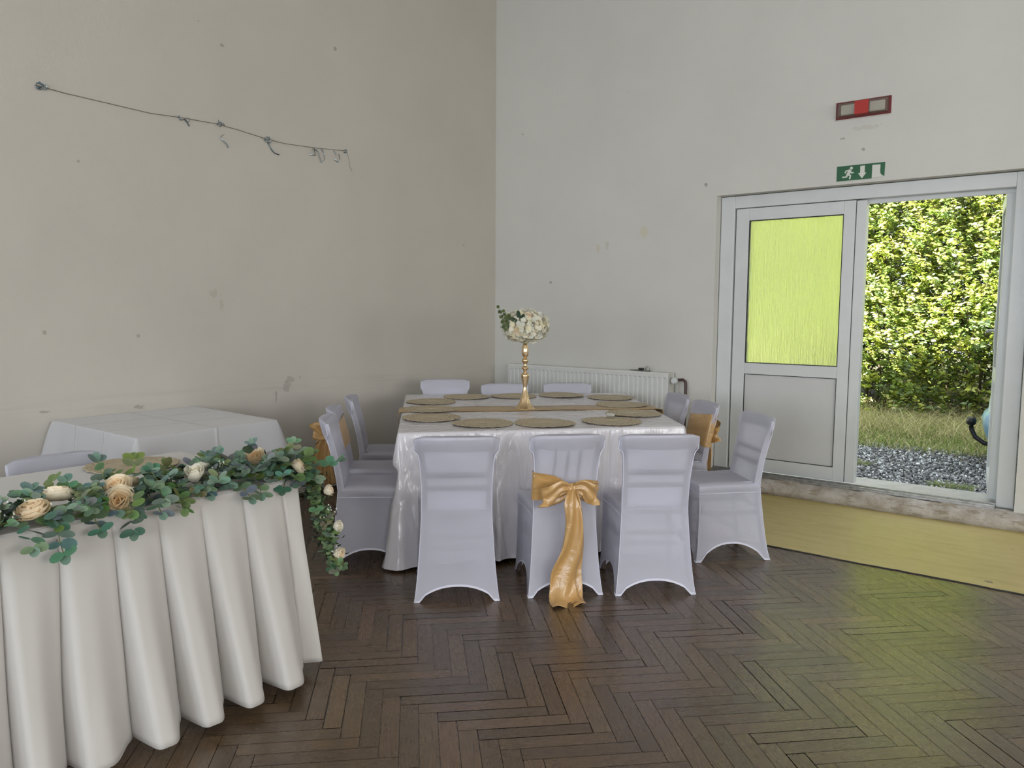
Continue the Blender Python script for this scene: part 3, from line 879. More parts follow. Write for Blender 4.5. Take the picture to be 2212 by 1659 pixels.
def make_sash(chair, dz, label, tails, wf=.93, knotx=.02, band=((.645, .495), (.59, .50)), loops=1.25, hang='long', back=0., tside=(1, .05, 0)):
    root = empty('chair_sash', chair.location, chair.rotation_euler[2], label, 'sash', 'gold satin chair sashes')
    root.scale = chair.scale
    g = M['satin_gold']
    zk = [.452, .60, .72, .78]; yv = [-.168, -.192, -.220, -.236]
    yr = lambda z: interp(z, zk, yv)
    # band round the back
    (lt, lb), (rt, rb) = band
    z1, z2 = lt+dz, lb+dz; z3, z4 = rt+dz, rb+dz
    zc = (z1+z2+z3+z4)/4
    mb = MB(); NB = 40; rows = []
    w = .180*wf; d0 = -.012; d1 = .040
    loop = []
    for i in range(13): loop.append((lerp(-w, w, i/12), 'r'))
    for i in range(1, 4): loop.append((w+.003*math.sin(PI*i/4), 's%d' % i))
    for i in range(13): loop.append((lerp(w, -w, i/12), 'f'))
    for i in range(1, 4): loop.append((-w-.003, 't%d' % i))
    for v in range(9):
        row = []
        for (x, c) in loop:
            u = (x+w)/(2*w)
            top = lerp(z1, z3, u); bot = lerp(z2, z4, u)
            if c == 'r':                       # gathered towards the knot
                g_ = 1-.62*math.exp(-((x-knotx)/.05)**2)
                m_ = (top+bot)/2; top = m_+(top-m_)*g_; bot = m_+(bot-m_)*g_
            z = lerp(bot, top, v/8); yy = yr(z); bul = .018*sm(.55, .76, z)*(1-(2*u-1)**2)
            crease = .0028*math.sin(v*2.4+x*18)+.0015*math.sin(x*70+v)
            if c == 'r': y = yy-bul-.006+crease
            elif c == 'f': y = yy+.0385-crease*.7
            else: y = yy-.004+(.04 if c[0] == 's' else .04)*(int(c[1])/4 if c[0] == 's' else 1-int(c[1])/4)
            row.append((x, y, z))
        rows.append(row)
    mb.grid(rows, closed=True); mb.build('band', g, root, smooth=True)
    kz = zc+.0; ky = yr(kz)-.045; kx = knotx
    # knot
    mb = MB(); rows = []
    for i in range(13):
        a = PI*i/12; row = []
        for k in range(18):
            b = 2*PI*k/18; rr = 1+.16*math.sin(b*5+a*3)+.1*math.sin(b*3-a*4)
            row.append((kx+.026*math.sin(a)*math.cos(b)*rr, ky+.020*math.sin(a)*math.sin(b)*rr, kz+.034*math.cos(a)))
        rows.append(row)
    mb.grid(rows, closed=True); mb.build('knot', g, root, smooth=True, sub=1)
    # bow loops, each a closed ribbon that goes out and comes back
    def bow(sg, lx, droop, wmax, name):
        L_ = loops
        if back: sg = sg*.35
        pts = [(kx, ky, kz), (kx+sg*.045*L_, ky-.030, kz+.012), (kx+sg*lx*.75*L_, ky-.048, kz-.005+droop*.2), (kx+sg*lx*L_, ky-.030, kz+droop*.6),
               (kx+sg*lx*.85*L_, ky-.004, kz+droop), (kx+sg*.05*L_, ky-.004, kz+droop*.55), (kx, ky, kz-.01)]
        ws = [.022, .075*L_, wmax*L_, wmax*.95*L_, wmax*.8*L_, .07*L_, .02]
        if back: pts = [(p[0], p[1]-back*math.sin(PI*i_/6)*(1 if sg > 0 else .75), p[2]+(0.02 if sg > 0 else -.03)*math.sin(PI*i_/6)) for i_, p in enumerate(pts)]
        P2, W2 = densify(pts, ws, 6)
        mb = MB(); ribbon(mb, P2, W2, (.0, -.35, 1), 12, .006, 2.0, sg)
        mb.build(name, g, root, smooth=True, sub=1, solid=.0012)
    bow(-1, .118, -.055, .085, 'bow_loop'); bow(1, .10, -.035, .10, 'bow_loop')
    for j, (tp, tw, fo, se) in enumerate(tails):
        pts = [(kx+x, ky+y, kz+z) if mode == 'r' else (x, y, z) for (x, y, z, mode) in tp]
        P2, W2 = densify(pts, tw, 6)
        mb = MB(); ribbon(mb, P2, W2, tside, 14, fo, 1.3, se)
        mb.build('tail', g, root, smooth=True, solid=.0012)
    return root
# long sash of the middle chair : both tails fall to the floor
tailsB = [([(0, -.02, 0, 'r'), (-.004, -.045, -.06, 'r'), (.008, -.05, -.16, 'r'), (-.002, -.038, -.30, 'r'), (-.018, -.262, .135, 'a'), (-.022, -.275, .05, 'a'), (-.022, -.305, .012, 'a'), (-.012, -.375, .006, 'a')],
           [.03, .075, .085, .105, .135, .14, .155, .175], .011, .4),
          ([(.01, -.012, 0, 'r'), (.016, -.03, -.06, 'r'), (.022, -.03, -.16, 'r'), (.022, -.022, -.30, 'r'), (.020, -.250, .14, 'a'), (.018, -.262, .05, 'a'), (.012, -.285, .010, 'a'), (.014, -.33, .004, 'a')],
           [.03, .05, .07, .09, .115, .12, .13, .14], .010, 2.2)]
make_sash(B_, 0, 'long gold satin sash tied in a bow, its tails reaching the floor in front', tailsB)
tailsJ = [([(0, -.02, 0, 'r'), (0, -.045, -.07, 'r'), (-.005, -.05, -.18, 'r'), (.0, -.04, -.32, 'r')], [.03, .06, .075, .085], .010, .4),
          ([(.01, -.01, 0, 'r'), (.012, -.03, -.10, 'r'), (.018, -.03, -.22, 'r'), (.022, -.025, -.36, 'r')], [.03, .05, .065, .08], .008, 2.2)]
make_sash(J_, .12, 'gold satin sash with wide front band and side bow, before the door frame', tailsJ, band=((.66, .44), (.62, .46)), knotx=.10, loops=1.4)
tailsL = [([(0, -.02, 0, 'r'), (0, -.075, -.08, "r"), (-.01, -.09, -.18, "r"), (-.01, -.075, -.29, "r")], [.03, .06, .08, .09], .012, .4),
          ([(.01, -.01, 0, 'r'), (.012, -.03, -.10, 'r'), (.018, -.025, -.24, 'r'), (.022, -.01, -.345, 'r')], [.03, .05, .065, .085], .009, 2.2)]
make_sash(L_, .115, 'gold satin sash on the left side, hanging behind a chair against the left wall', tailsL, band=((.66, .48), (.64, .48)), knotx=-.03, loops=1.0, back=.075, tside=(.35, 1, 0))
# ------------------------------------------------------------------ draped cloths
def offset_perimeter(quad, rc, step):
    """rounded perimeter of a convex quad (ccw) : list of (point, normal, cornerness, side, s)"""
    n = len(quad); out = []; s = 0
    Q = [Vector(q).to_2d() if len(q) > 2 else Vector(q) for q in quad]
    for i in range(n):
        a, b = Q[i], Q[(i+1) % n]; c = Q[(i+2) % n]
        d = (b-a).normalized(); nrm = Vector((d.y, -d.x)); L = (b-a).length
        m = max(2, int((L-2*rc)/step))
        for k in range(m+1):
            t = k/m; p = a + d*lerp(rc, L-rc, t)
            dist = min((p-a).length, (p-b).length)
            out.append((p, nrm, math.exp(-(dist/.11)**2), i, s+(p-a).length))
        s += L
        d2 = (c-b).normalized(); n2 = Vector((d2.y, -d2.x)); cc = b - d*rc - nrm*rc
        a0 = math.atan2(nrm.y, nrm.x); a1 = math.atan2(n2.y, n2.x)
        while a1 < a0: a1 += 2*PI
        for k in range(1, 6):
            an = lerp(a0, a1, k/6); nn = Vector((math.cos(an), math.sin(an)))
            out.append((cc+nn*rc, nn, 1., i+.5, s))
    return out

def drape(name, quad, z, dropf, flare, amp, wl, mat, parent=None, seed=0., rc=.02, er=.012, rows=22, topw=.0, step=.022, cflare=.05, cdrop=0., wavef=None, wpow=.9):
    per = offset_perimeter(quad, rc, step)
    cx = sum(p[0].x for p in per)/len(per); cy = sum(p[0].y for p in per)/len(per)
    mb = MB(); R_ = []
    for k in range(4):
        a = PI/2*k/3
        R_.append([(p.x+n.x*(er*math.sin(a)-er), p.y+n.y*(er*math.sin(a)-er), z-er*(1-math.cos(a))) for p, n, c, sd, s in per])
    def wave(s):
        return (math.sin(2*PI*s/wl+seed) + .6*math.sin(2*PI*s/wl*1.73+seed*2.1+1) + .35*math.sin(2*PI*s/wl*3.1+seed))/1.95
    for k in range(1, rows+1):
        f = k/rows; row = []
        for p, n, c, sd, s in per:
            D = dropf(p.x, p.y, sd, s) + cdrop*c
            d = er + (D-er)*f
            fl = flare*(f**1.1) + cflare*c*(f**.8)
            am = amp*(f**wpow)*(1-c*.5)
            w_ = wavef(s, f, sd) if wavef else wave(s)
            o = fl + am*w_
            tl = Vector((-n.y, n.x))*am*.35*math.sin(2*PI*s/wl*1.3+seed+f*2)
            nz_ = .006*noise.noise((p.x*9, p.y*9, d*7+seed))*f
            row.append((p.x+n.x*(o+nz_)+tl.x, p.y+n.y*(o+nz_)+tl.y, z-d))
        R_.append(row)
    mb.grid(list(reversed(R_)), closed=True)
    T_ = [R_[0]]
    for g in (.97, .9, .8, .65, .5, .35, .2, .08):
        T_.append([(cx+(x-cx)*g, cy+(y-cy)*g, z + topw*(noise.noise((x*g*6, y*g*6, seed))+.5*noise.noise((x*g*15, y*g*15, seed+3)))) for x, y, q in R_[0]])
    mb.grid(T_, closed=True)
    m = len(per); base = len(mb.v)-m
    mb.v.append((cx, cy, z)); mb.c.append((1, 1, 1)); ci = len(mb.v)-1
    for k in range(m): mb.f.append((base+k, base+(k+1) % m, ci))
    return mb.build(name, mat, parent, smooth=True, merge=.0003)

def local_quad(q, c, ang):
    ca, sa = math.cos(-ang), math.sin(-ang)
    return [((x-c[0])*ca-(y-c[1])*sa, (x-c[0])*sa+(y-c[1])*ca) for x, y in q]

# banquet table, local frame at its centre, x along the near edge
TC = (-3.23, 4.38); TA = math.radians(45.5)
FL, FRc, BR, BL = (-3.13, 3.02), (-1.985, 4.30), (-3.25, 5.77), (-4.54, 4.45)
FLo = (-3.125, 2.995)
lq = local_quad([FLo, FRc, BR, BL], TC, TA)
def top_table(name, quad, z, label, loc, rz, legs):
    t = empty(name, (loc[0], loc[1], 0), rz, label, 'table')
    xs = [q[0] for q in quad]; ys = [q[1] for q in quad]
    x0, x1, y0, y1 = min(xs)+.09, max(xs)-.09, min(ys)+.09, max(ys)-.09
    MB().box(x0, x1, y0, y1, z-.035, z-.006).build('tabletop', M['wood_dark'], t, bevel=.004)
    for (sx, sy) in ((x0+.08, y0+.08), (x1-.08, y0+.08), (x0+.08, y1-.08), (x1-.08, y1-.08)):
        MB().tube([(sx, sy, 0), (sx, sy, z-.035)], .022, 10).build('leg', M['wood_dark'], t, smooth=True)
    return t
# satin cloth
def dropS(x, y, sd, s):
    return .742
def waveS(s, f, sd):
    w = math.sin(2*PI*s/.27+.6) + .6*math.sin(2*PI*s/.145+1.7+f) + .5*abs(math.sin(2*PI*s/.46+2))
    return w/1.6
cloth = drape('tablecloth', lq, .768, dropS, .035, .048, .25, M['satin_white'], None, 1.3, rc=.03, er=.014, rows=30, topw=.0022, cflare=.065, cdrop=.012, wavef=waveS)
# where chairs are pushed in, the hanging cloth gives way to their fronts
def give_way(ob, loc, rz, chairs):
    mw = Matrix.Translation((loc[0], loc[1], 0)) @ Matrix.Rotation(rz, 4, 'Z'); inv = mw.inverted()
    for ch in chairs:
        cm = Matrix.Translation(ch.location) @ Matrix.Rotation(ch.rotation_euler[2], 4, 'Z'); ci = cm.inverted(); s_ = ch.scale[1]
        for v in ob.data.vertices:
            if v.co.z > .60: continue
            q = ci @ (mw @ v.co)
            kz = 1-sm(.475, .60, q.z); kx = 1-sm(.20, .235, abs(q.x)); lim = .232*s_
            if -.35 < q.y < lim and kx > 0:
                q.y = lerp(q.y, lim, kz*kx); v.co = inv @ (cm @ q)
give_way(cloth, TC, TA, [A_, B_, C_, D_, J_, I_, E_c, L_, K_, F_, G_, H_])
cloth.location = (TC[0], TC[1], 0); cloth.rotation_euler = (0, 0, TA)
tag(cloth, 'shiny white satin cloth draped to the floor over the large banquet table', 'tablecloth')

# runner over the middle, along local x, hanging at both ends
mb = MB(); rows = []
xa = -.89; xb = .94
prof = [(xa-.018, -.33), (xa-.014, -.2), (xa-.014, -.05), (xa-.006, .0), (xa+.02, .0045)] + [(lerp(xa+.05, xb-.05, i/24), .0045) for i in range(25)] + [(xb-.02, .0045), (xb+.006, .0), (xb+.012, -.05), (xb+.02, -.2), (xb+.03, -.33)]
for i, (x, dz) in enumerate(prof):
    rows.append([(x, lerp(-.14, .11, k/8) + .006*math.sin(x*5+k), .768+dz+.0015*math.sin(k*1.3+x*9)) for k in range(9)])
mb.grid(rows)
run = mb.build('table_runner', M['runner'], None, smooth=True, solid=.0012)
run.location = (-3.23, 4.36, 0); run.rotation_euler = (0, 0, math.radians(45.5))
tag(run, 'narrow gold satin runner lying across the middle of the banquet table', 'table runner')

# placemats
def placemat_mesh(seed):
    mb = MB(); n = 96; r = random.Random(seed); ph = r.random()*6
    rr = lambda a: .186*(1+.018*math.cos(a*16)+.010*math.cos(a*48+1))
    zf = lambda q, a: .0022+ (.0035*max(0, q-.6)/.4)*(1+math.sin(a*2+ph))*.6 + .0006*math.sin(a*20)*(q > .6)
    rings = []
    for q in (.02, .3, .6, .63, .68, .8, .92, .97, 1.0):
        rings.append([(rr(2*PI*k/n)*q*math.cos(2*PI*k/n), rr(2*PI*k/n)*q*math.sin(2*PI*k/n), zf(q, 2*PI*k/n)+(.0008 if .62 < q < .66 else 0)) for k in range(n)])
    mb.grid(rings, closed=True); mb.add(rings[0], [tuple(range(n))])
    return mb
MATS = [(-4.02, 4.62), (-3.77, 4.90), (-3.505, 5.20), (-3.125, 5.33), (-4.005, 4.19), (-3.685, 3.865), (-3.385, 3.545), (-2.985, 3.575), (-2.70, 3.83), (-2.43, 4.165), (-2.505, 4.585), (-2.805, 4.95)]
LBL = ['at the back left corner of the table', 'in the back row, just left of the gold stand', 'in the back row just right of the gold stand', 'at the back right corner of the table',
       'on the left edge behind the gold runner', 'on the left end of the gold runner', 'on the left edge in front of the gold runner',
       'leftmost of the three along the near edge', 'in the middle of the near edge', 'at the right of the near edge, glass ring on it',
       'on the right edge in front of the gold runner', 'on the right end of the gold runner']
src = None
for i, ((x, y), l) in enumerate(zip(MATS, LBL)):
    if src is None:
        src = placemat_mesh(1).build('placemat', M['placemat'], None, smooth=True, solid=.002); o = src
    else:
        o = src.copy(); COL.objects.link(o)
    o.location = (x, y, .7715 + (.0022 if i in (2, 6, 11) else 0)); o.rotation_euler = (0, 0, i*1.1)
    tag(o, 'round gold lace placemat ' + l, 'placemat', 'gold lace placemats on the banquet table')
o = src.copy(); COL.objects.link(o); o.location = (-3.30, 1.60, .779); o.rotation_euler = (0, 0, .4)
tag(o, 'round gold lace placemat on the garlanded head table, behind the garland', 'placemat'); o['group'] = 'head table placemat'

# small clear glass ring on a mat
m = NT('clear_glass'); m.set(Base_Color=(.95, .97, .96, 1), Roughness=.03, IOR=1.45, Transmission=.9)
g = MB(); rows = []
for i in range(25):
    a = 2*PI*i/24
    rows.append([((.022+.006*math.cos(b))*math.cos(a), (.022+.006*math.cos(b))*math.sin(a), .012+.011*math.sin(b)) for b in [2*PI*k/10 for k in range(10)]])
g.grid(rows, closed=True)
o = g.build('napkin_ring', m.m, None, smooth=True); o.location = (-2.50, 4.27, .7795)
tag(o, 'small clear glass napkin ring lying on a near placemat, right of centre', 'napkin ring')

# gold stand
prof = [(.0, 0), (.072, 0), (.071, .004), (.058, .012), (.045, .030), (.034, .055), (.026, .085), (.019, .115), (.0135, .140), (.0125, .150), (.0145, .165), (.021, .190), (.0265, .212), (.029, .228), (.0285, .238), (.020, .250), (.011, .254),
        (.013, .260), (.010, .265), (.015, .272), (.026, .281), (.0265, .287), (.016, .296), (.010, .301), (.013, .307), (.010, .312), (.016, .320), (.0235, .330), (.0235, .340), (.016, .352), (.010, .358), (.014, .363), (.022, .372), (.0245, .382), (.0235, .410), (.021, .432), (.015, .452), (.012, .462), (.0, .462)]
def facet(w, z): 
    k = .09*(1-sm(.10, .24, z))
    return 1+k*abs(math.cos(w*3))-k*.5
C_ = empty('candlestick', (-3.225, 4.325, .7735), .3, 'tall polished gold turned stand carrying the white bouquet', 'flower stand')
MB().lathe([p for p in prof if p[1] <= .2545], 48, mod=facet).build('foot', M['gold'], C_, auto=.7)
MB().lathe([(0, .2535)]+[p for p in prof if p[1] > .2541 and p[1] < .36]+[(0, .3585)], 40).build('stem', M['gold'], C_, smooth=True)
MB().lathe([(0, .357)]+[p for p in prof if p[1] >= .358], 40).build('cup', M['gold'], C_, smooth=True)

# ------------------------------------------------------------------ flowers
def petal(mb, base, up, out, w, h, cup, curl, col0, col1, n=5):
    """one curved petal : base point, up axis, outward axis"""
    up = Vector(up).normalized(); out = Vector(out); out = (out-up*out.dot(up)).normalized(); sd = up.cross(out)
    base = Vector(base); rows_ = []; cols_ = []
    vs = []; cs = []
    for i in range(n+1):
        f = i/n
        ww = w*math.sin(min(1, f*1.15+.12)*PI*.62)**.8*(1-.25*max(0, f-.8)/.2)
        for k in range(5):
            u = k/2-1
            q = base + up*(h*f) + out*(cup*math.sin(f*PI*.8)*(1-.55*u*u) + curl*f**3*(1.1-.5*u*u)) + sd*(u*ww)
            vs.append(tuple(q)); t = f
            cs.append(tuple(lerp(col0[j], col1[j], t) for j in range(3)))
    fs = [(i*5+k, i*5+k+1, (i+1)*5+k+1, (i+1)*5+k) for i in range(n) for k in range(4)]
    b = len(mb.v); mb.v += vs; mb.c += cs; mb.f += [tuple(j+b for j in f) for f in fs]
def rose(mb, c, axis, R_, r, kind='open', cin=(.86, .56, .30), cout=(.90, .80, .62)):
    axis = Vector(axis).normalized(); c = Vector(c)
    t1 = axis.orthogonal().normalized(); t2 = axis.cross(t1)
    layers = [(3, .08, .66, .26, 0.0), (3, .20, .70, .40, .03), (4, .34, .70, .52, .06), (5, .50, .66, .60, .12), (5, .68, .60, .66, .24), (6, .84, .50, .62, .42)]
    if kind == 'bud': layers = [(3, .10, .85, .18, 0.0), (4, .20, .95, .30, .02), (5, .36, .98, .42, .08), (5, .52, .90, .48, .16)]
    ph = r.random()*6
    for li, (n, rad, h, w, curl) in enumerate(layers):
        f = li/(len(layers)-1)
        ci = tuple(lerp(cin[j], cout[j], f**.7) for j in range(3)); co = tuple(min(1, lerp(cin[j], cout[j], min(1, f+.35))*1.04) for j in range(3))
        for k in range(n):
            a = ph+li*.9+2*PI*k/n+r.uniform(-.15, .15)
            o_ = t1*math.cos(a)+t2*math.sin(a)
            b = c + o_*(rad*R_*.55) - axis*(R_*.42) + axis*(R_*.05*r.random())
            u = (axis + o_*(rad*.75)).normalized()
            petal(mb, b, u, o_, w*R_*1.05, h*R_*1.35, R_*.28*(rad+.25), R_*curl*.55, ci, co)
    return mb
def leafdisc(mb, p, d, nrm, L, w, col, n=8, cup=.15):
    d = Vector(d).normalized(); nrm = Vector(nrm); s = d.cross(nrm)
    if s.length < 1e-4: s = d.orthogonal()
    s.normalize(); nn = s.cross(d); p = Vector(p)
    b = len(mb.v); vs = [p + d*(L*.5) - nn*(cup*L*.2)]; cs = [tuple(c*.85 for c in col)]
    for k in range(n):
        a = 2*PI*k/n
        vs.append(p + d*(L*.5-L*.5*math.cos(a)) + s*(w*.5*math.sin(a)) + nn*(cup*L*.12*abs(math.sin(a)))); cs.append(col)
    mb.v += [tuple(v) for v in vs]; mb.c += cs
    mb.f += [(b, b+1+k, b+1+(k+1) % n) for k in range(n)]

B = empty('bouquet', (-3.225, 4.325, 1.232), 0, 'round bouquet of cream roses and white hydrangeas on the tall gold stand', 'bouquet')
r = random.Random(21)
rx, ry, rz_ = .150, .150, .105; CZ = .115
mb = MB()
def ell(th, ph): return Vector((rx*math.sin(ph)*math.cos(th), ry*math.sin(ph)*math.sin(th), CZ+rz_*math.cos(ph)))
N = 420
for i in range(N):
    ph = math.acos(1-2*(i+.5)/N); th = i*2.39996+r.uniform(-.1, .1)
    c = ell(th, ph)*1.0; ax = Vector((c.x/rx**2, c.y/ry**2, (c.z-CZ)/rz_**2)).normalized()
    lump = 1+.10*noise.noise((c.x*14, c.y*14, c.z*14))
    c = Vector((c.x*lump, c.y*lump, CZ+(c.z-CZ)*lump)) + ax*r.uniform(-.012, .012)
    ax = (ax + Vector((r.uniform(-.5, .5), r.uniform(-.5, .5), r.uniform(-.5, .5)))).normalized()
    t1 = ax.orthogonal().normalized(); t2 = ax.cross(t1); a0 = r.random()*2
    col = r.choice([(.90, .86, .70), (.93, .89, .74), (.82, .81, .68), (.90, .84, .62), (.75, .76, .68)])
    for k in range(4):
        a = a0+k*PI/2; o_ = (t1*math.cos(a)+t2*math.sin(a))
        leafdisc(mb, c, o_+ax*.25, ax, .021, .020, col, 7, .5)
mb.build('hydrangea_heads', M['petal'], B, smooth=True)
# camera side roses
for (dx, dy, dz, R_, k) in ((-.052, -.128, .098, .042, 'open'), (.020, -.095, .185, .036, 'open'), (.125, .015, .125, .045, 'open'), (-.10, .03, .16, .034, 'open'), (.03, .12, .13, .04, 'open')):
    a = math.radians(37.7); X_ = dx*math.cos(a)-dy*math.sin(a); Y_ = dx*math.sin(a)+dy*math.cos(a)
    mb = MB(); rose(mb, (X_, Y_, dz), (X_, Y_, (dz-.115)*1.3), R_, r, k, (.92, .76, .54), (.94, .89, .76)); mb.build('rose', M['petal'], B, smooth=True)
mb = MB(); mbs = MB(); a = math.radians(37.7)
def cam2(dx, dy, dz): return Vector((dx*math.cos(a)-dy*math.sin(a), dx*math.sin(a)+dy*math.cos(a), dz))
for k in range(5):
    p0 = cam2(-.07, -.10, .15); p1 = cam2(-.15-.01*k, -.09+.02*k, .10+.035*k)
    mbs.tube([p0, (p0+p1)/2+Vector((0, 0, .01)), p1], .0016, 5)
    for j in range(5):
        q = p0.lerp(p1, .35+.16*j); sg = -1 if j % 2 else 1
        leafdisc(mb, q, cam2(-.2, -.4, .9*sg), cam2(0, -1, .2), .026, .023, r.choice([(.10, .14, .05), (.14, .18, .07), (.08, .12, .06)]), 10)
for (p0, d) in ((cam2(-.045, -.115, .165), cam2(-.15, -.2, 1)), (cam2(-.055, -.125, .150), cam2(-.8, -.3, .35)), (cam2(-.04, -.12, .15), cam2(.5, -.4, .9))):
    leafdisc(mb, p0, d, cam2(0, -1, .1), .065, .030, (.035, .065, .035), 8, .4)
mb.build('leaves', M['leaf'], B, smooth=True); mbs.build('stem', M['stem'], B, smooth=True)
mb = MB(); mb.tube([(0, 0, -.005), (0, 0, .06)], .010, 8); mb.build('stem', M['stem'], B)

# ------------------------------------------------------------------ small table by the left wall
LT = (-4.43, 2.365)
q2 = [(-4.945-LT[0], 1.925-LT[1]), (-3.925-LT[0], 1.925-LT[1]), (-3.945-LT[0], 2.80-LT[1]), (-4.945-LT[0], 2.845-LT[1])]
def drop2(x, y, sd, s): return .33
o = drape('tablecloth', q2, .790, drop2, .045, .018, .5, M['polyester_crease'], None, 4.4, rc=.012, er=.008, rows=16, topw=.001, cflare=.085, cdrop=.08)
for v in o.data.vertices:      # the side against the wall hangs flat
    if v.co.x < -4.945-LT[0]: v.co.x = -4.945-LT[0]
o.location = (LT[0], LT[1], 0)
tag(o, 'plain white cloth with fold creases over the small table against the left wall', 'tablecloth')

t_ = empty('side_table', (LT[0], LT[1], 0), 0, 'small table under the creased white cloth against the left wall', 'table')
MB().box(-.505, .470, -.430, .425, .748, .780).build('tabletop', M['wood_dark'], t_, bevel=.004)
for sx, sy in ((-.46, -.38), (.43, -.38), (-.46, .38), (.43, .38)): MB().box(sx-.022, sx+.022, sy-.022, sy+.022, 0, .748).build('leg', M['wood_dark'], t_, bevel=.003)

# ------------------------------------------------------------------ head table with pleated skirt and garland
HX0, HX1, HY0, HY1, HZ = -3.49, -2.585, -1.2, 1.925, .775
HC_ = ((HX0+HX1)/2, (HY0+HY1)/2)
q3 = [(HX0-HC_[0], HY0-HC_[1]), (HX1-HC_[0], HY0-HC_[1]), (HX1-HC_[0], HY1-HC_[1]), (HX0-HC_[0], HY1-HC_[1])]
o = drape('tablecloth', q3, HZ, lambda x, y, sd, s: .016, .001, .0, .3, M['polyester'], None, 2., rc=.012, er=.006, rows=2, topw=.0012, cflare=0)
o.location = (HC_[0], HC_[1], 0)
tag(o, 'white cloth top of the head table under the rose garland', 'tablecloth')
def skirt():
    rr = random.Random(4)
    seamsF = [HY0]+[1.005-.165*k for k in range(13, 0, -1) if 1.005-.165*k > HY0+.05] + [1.005, 1.174, 1.329, 1.490, 1.662, 1.838, HY1-.02]
    seamsE = [0, .12, .28, .44, .60, .76, HX1-HX0-.04]
    US = [0, .012, .03, .055, .085, .12, .17, .23, .30, .37, .44, .51, .58, .65, .72, .79, .86, .92, .965, .99]
    jit = [rr.uniform(.8, 1.2) for _ in range(60)]; drift = [rr.uniform(-.05, .0) for _ in range(60)]
    rows = []; NZ = 34; zt, zb = HZ-.004, .045
    for i in range(NZ+1):
        f = i/NZ; z = lerp(zt, zb, f); row = []; dpt = zt-z
        g_ = sm(.03, .75, dpt)**.75; flare_ = .115*(dpt/.73)**.9; g2_ = .12*g_+.88*(max(0, dpt)/.73)**1.2
        edge_ = sm(.03, .06, dpt)
        def pos(k, n): return 0 if k in (0, n) else drift[k]*g_
        nF = len(seamsF)-1
        for k in range(nF):
            a = seamsF[k]+pos(k, nF); b = seamsF[k+1]+pos(k+1, nF)
            for u in US:
                y = lerp(a, b, u)
                w_ = math.sin(u*PI)**.5*.25
                p_ = (sm(0, .10, u)*(1-.85*sm(.38, 1., u)**1.1)+w_*.25)*jit[k]
                if k == nF-1: p_ = .34*sm(.1, .9, u)
                notch = -.020*max(0, 1-u*6)*(1-u)*(k > 0) - .010*max(0, (u-.93)/.07)*(k < nF-1)
                off = flare_ + .125*g2_*p_ + notch*edge_*min(1, .35+dpt*2)
                if dpt < .04: off = .004
                wob = .006*noise.noise((u*2.2+k*7, z*4, 1.))*g_
                row.append((HX1+off+wob, y, z))
        xr = row[-1][0]-HX1
        for k in range(0, 9):
            a = PI/2*k/8; oe = -.045*g_
            row.append((HX1-.02+.02*math.cos(a)+lerp(xr, 0, sm(0, 1, k/8)*.25), HY1-.02+(.02+oe)*math.sin(a), z))
        x0 = row[-1][0]
        for k in range(len(seamsE)-1):
            for u in US[::2]:
                s_ = lerp(seamsE[k], seamsE[k+1], u)
                p_ = sm(0, .1, u)*(1-.85*sm(.35, 1., u))
                xx = HX1-.02-s_
                row.append((lerp(x0, xx, min(1, s_/.2+.0)) if s_ < .2 else xx, HY1-.045*g_+.03*g2_*p_*min(1, s_/.1), z))
        rows.append(row)
    mb = MB(); mb.grid(list(reversed(rows)))
    return mb
o = skirt().build('table_skirt', M['polyester'], None, auto=.75, solid=.0014)
tag(o, 'white pleated skirt hanging from the front edge of the head table', 'table skirt')
mb = MB(); mb.box(HX1+.002, HX1+.007, HY0, HY1, HZ-.045, HZ-.010); mb.box(HX0, HX1, HY1+.002, HY1+.007, HZ-.045, HZ-.010)
b_ = mb.build('waistband', M['polyester'], o, bevel=.001)

# garland
G = empty('garland', (-2.66, 1.3, HZ), 0, 'long eucalyptus and cream rose garland along the head table edge, hanging down its right end', 'garland')
GO = Vector((-2.66, 1.3, HZ))
gpath = [(-2.69, -.5, .80), (-2.68, 0, .80), (-2.69, .5, .80), (-2.675, .9, .805), (-2.665, 1.1, .81), (-2.675, 1.3, .81), (-2.70, 1.5, .81), (-2.715, 1.68, .81), (-2.70, 1.82, .81), (-2.645, 1.93, .80), (-2.60, 1.985, .74), (-2.565, 2.005, .64), (-2.53, 2.01, .52), (-2.50, 2.02, .42)]
gp, _ = densify(gpath, [1]*len(gpath), 10)
MB().tube([p-GO for p in gp], .006, 6).build('stem', M['stem'], G, smooth=True)
r = random.Random(77)
PAL = [(.14, .24, .18), (.18, .29, .22), (.10, .18, .12), (.17, .25, .10), (.21, .32, .23), (.05, .09, .065), (.23, .33, .22), (.15, .22, .08)]
PALH = [(.15, .24, .12), (.19, .27, .11), (.12, .19, .10), (.20, .29, .16)]
CR = ((.92, .70, .42), (.93, .86, .70)); PK = ((.90, .70, .46), (.92, .80, .60)); WH = ((.90, .84, .66), (.93, .90, .80))
cd = Vector((.60, -.66, .45))
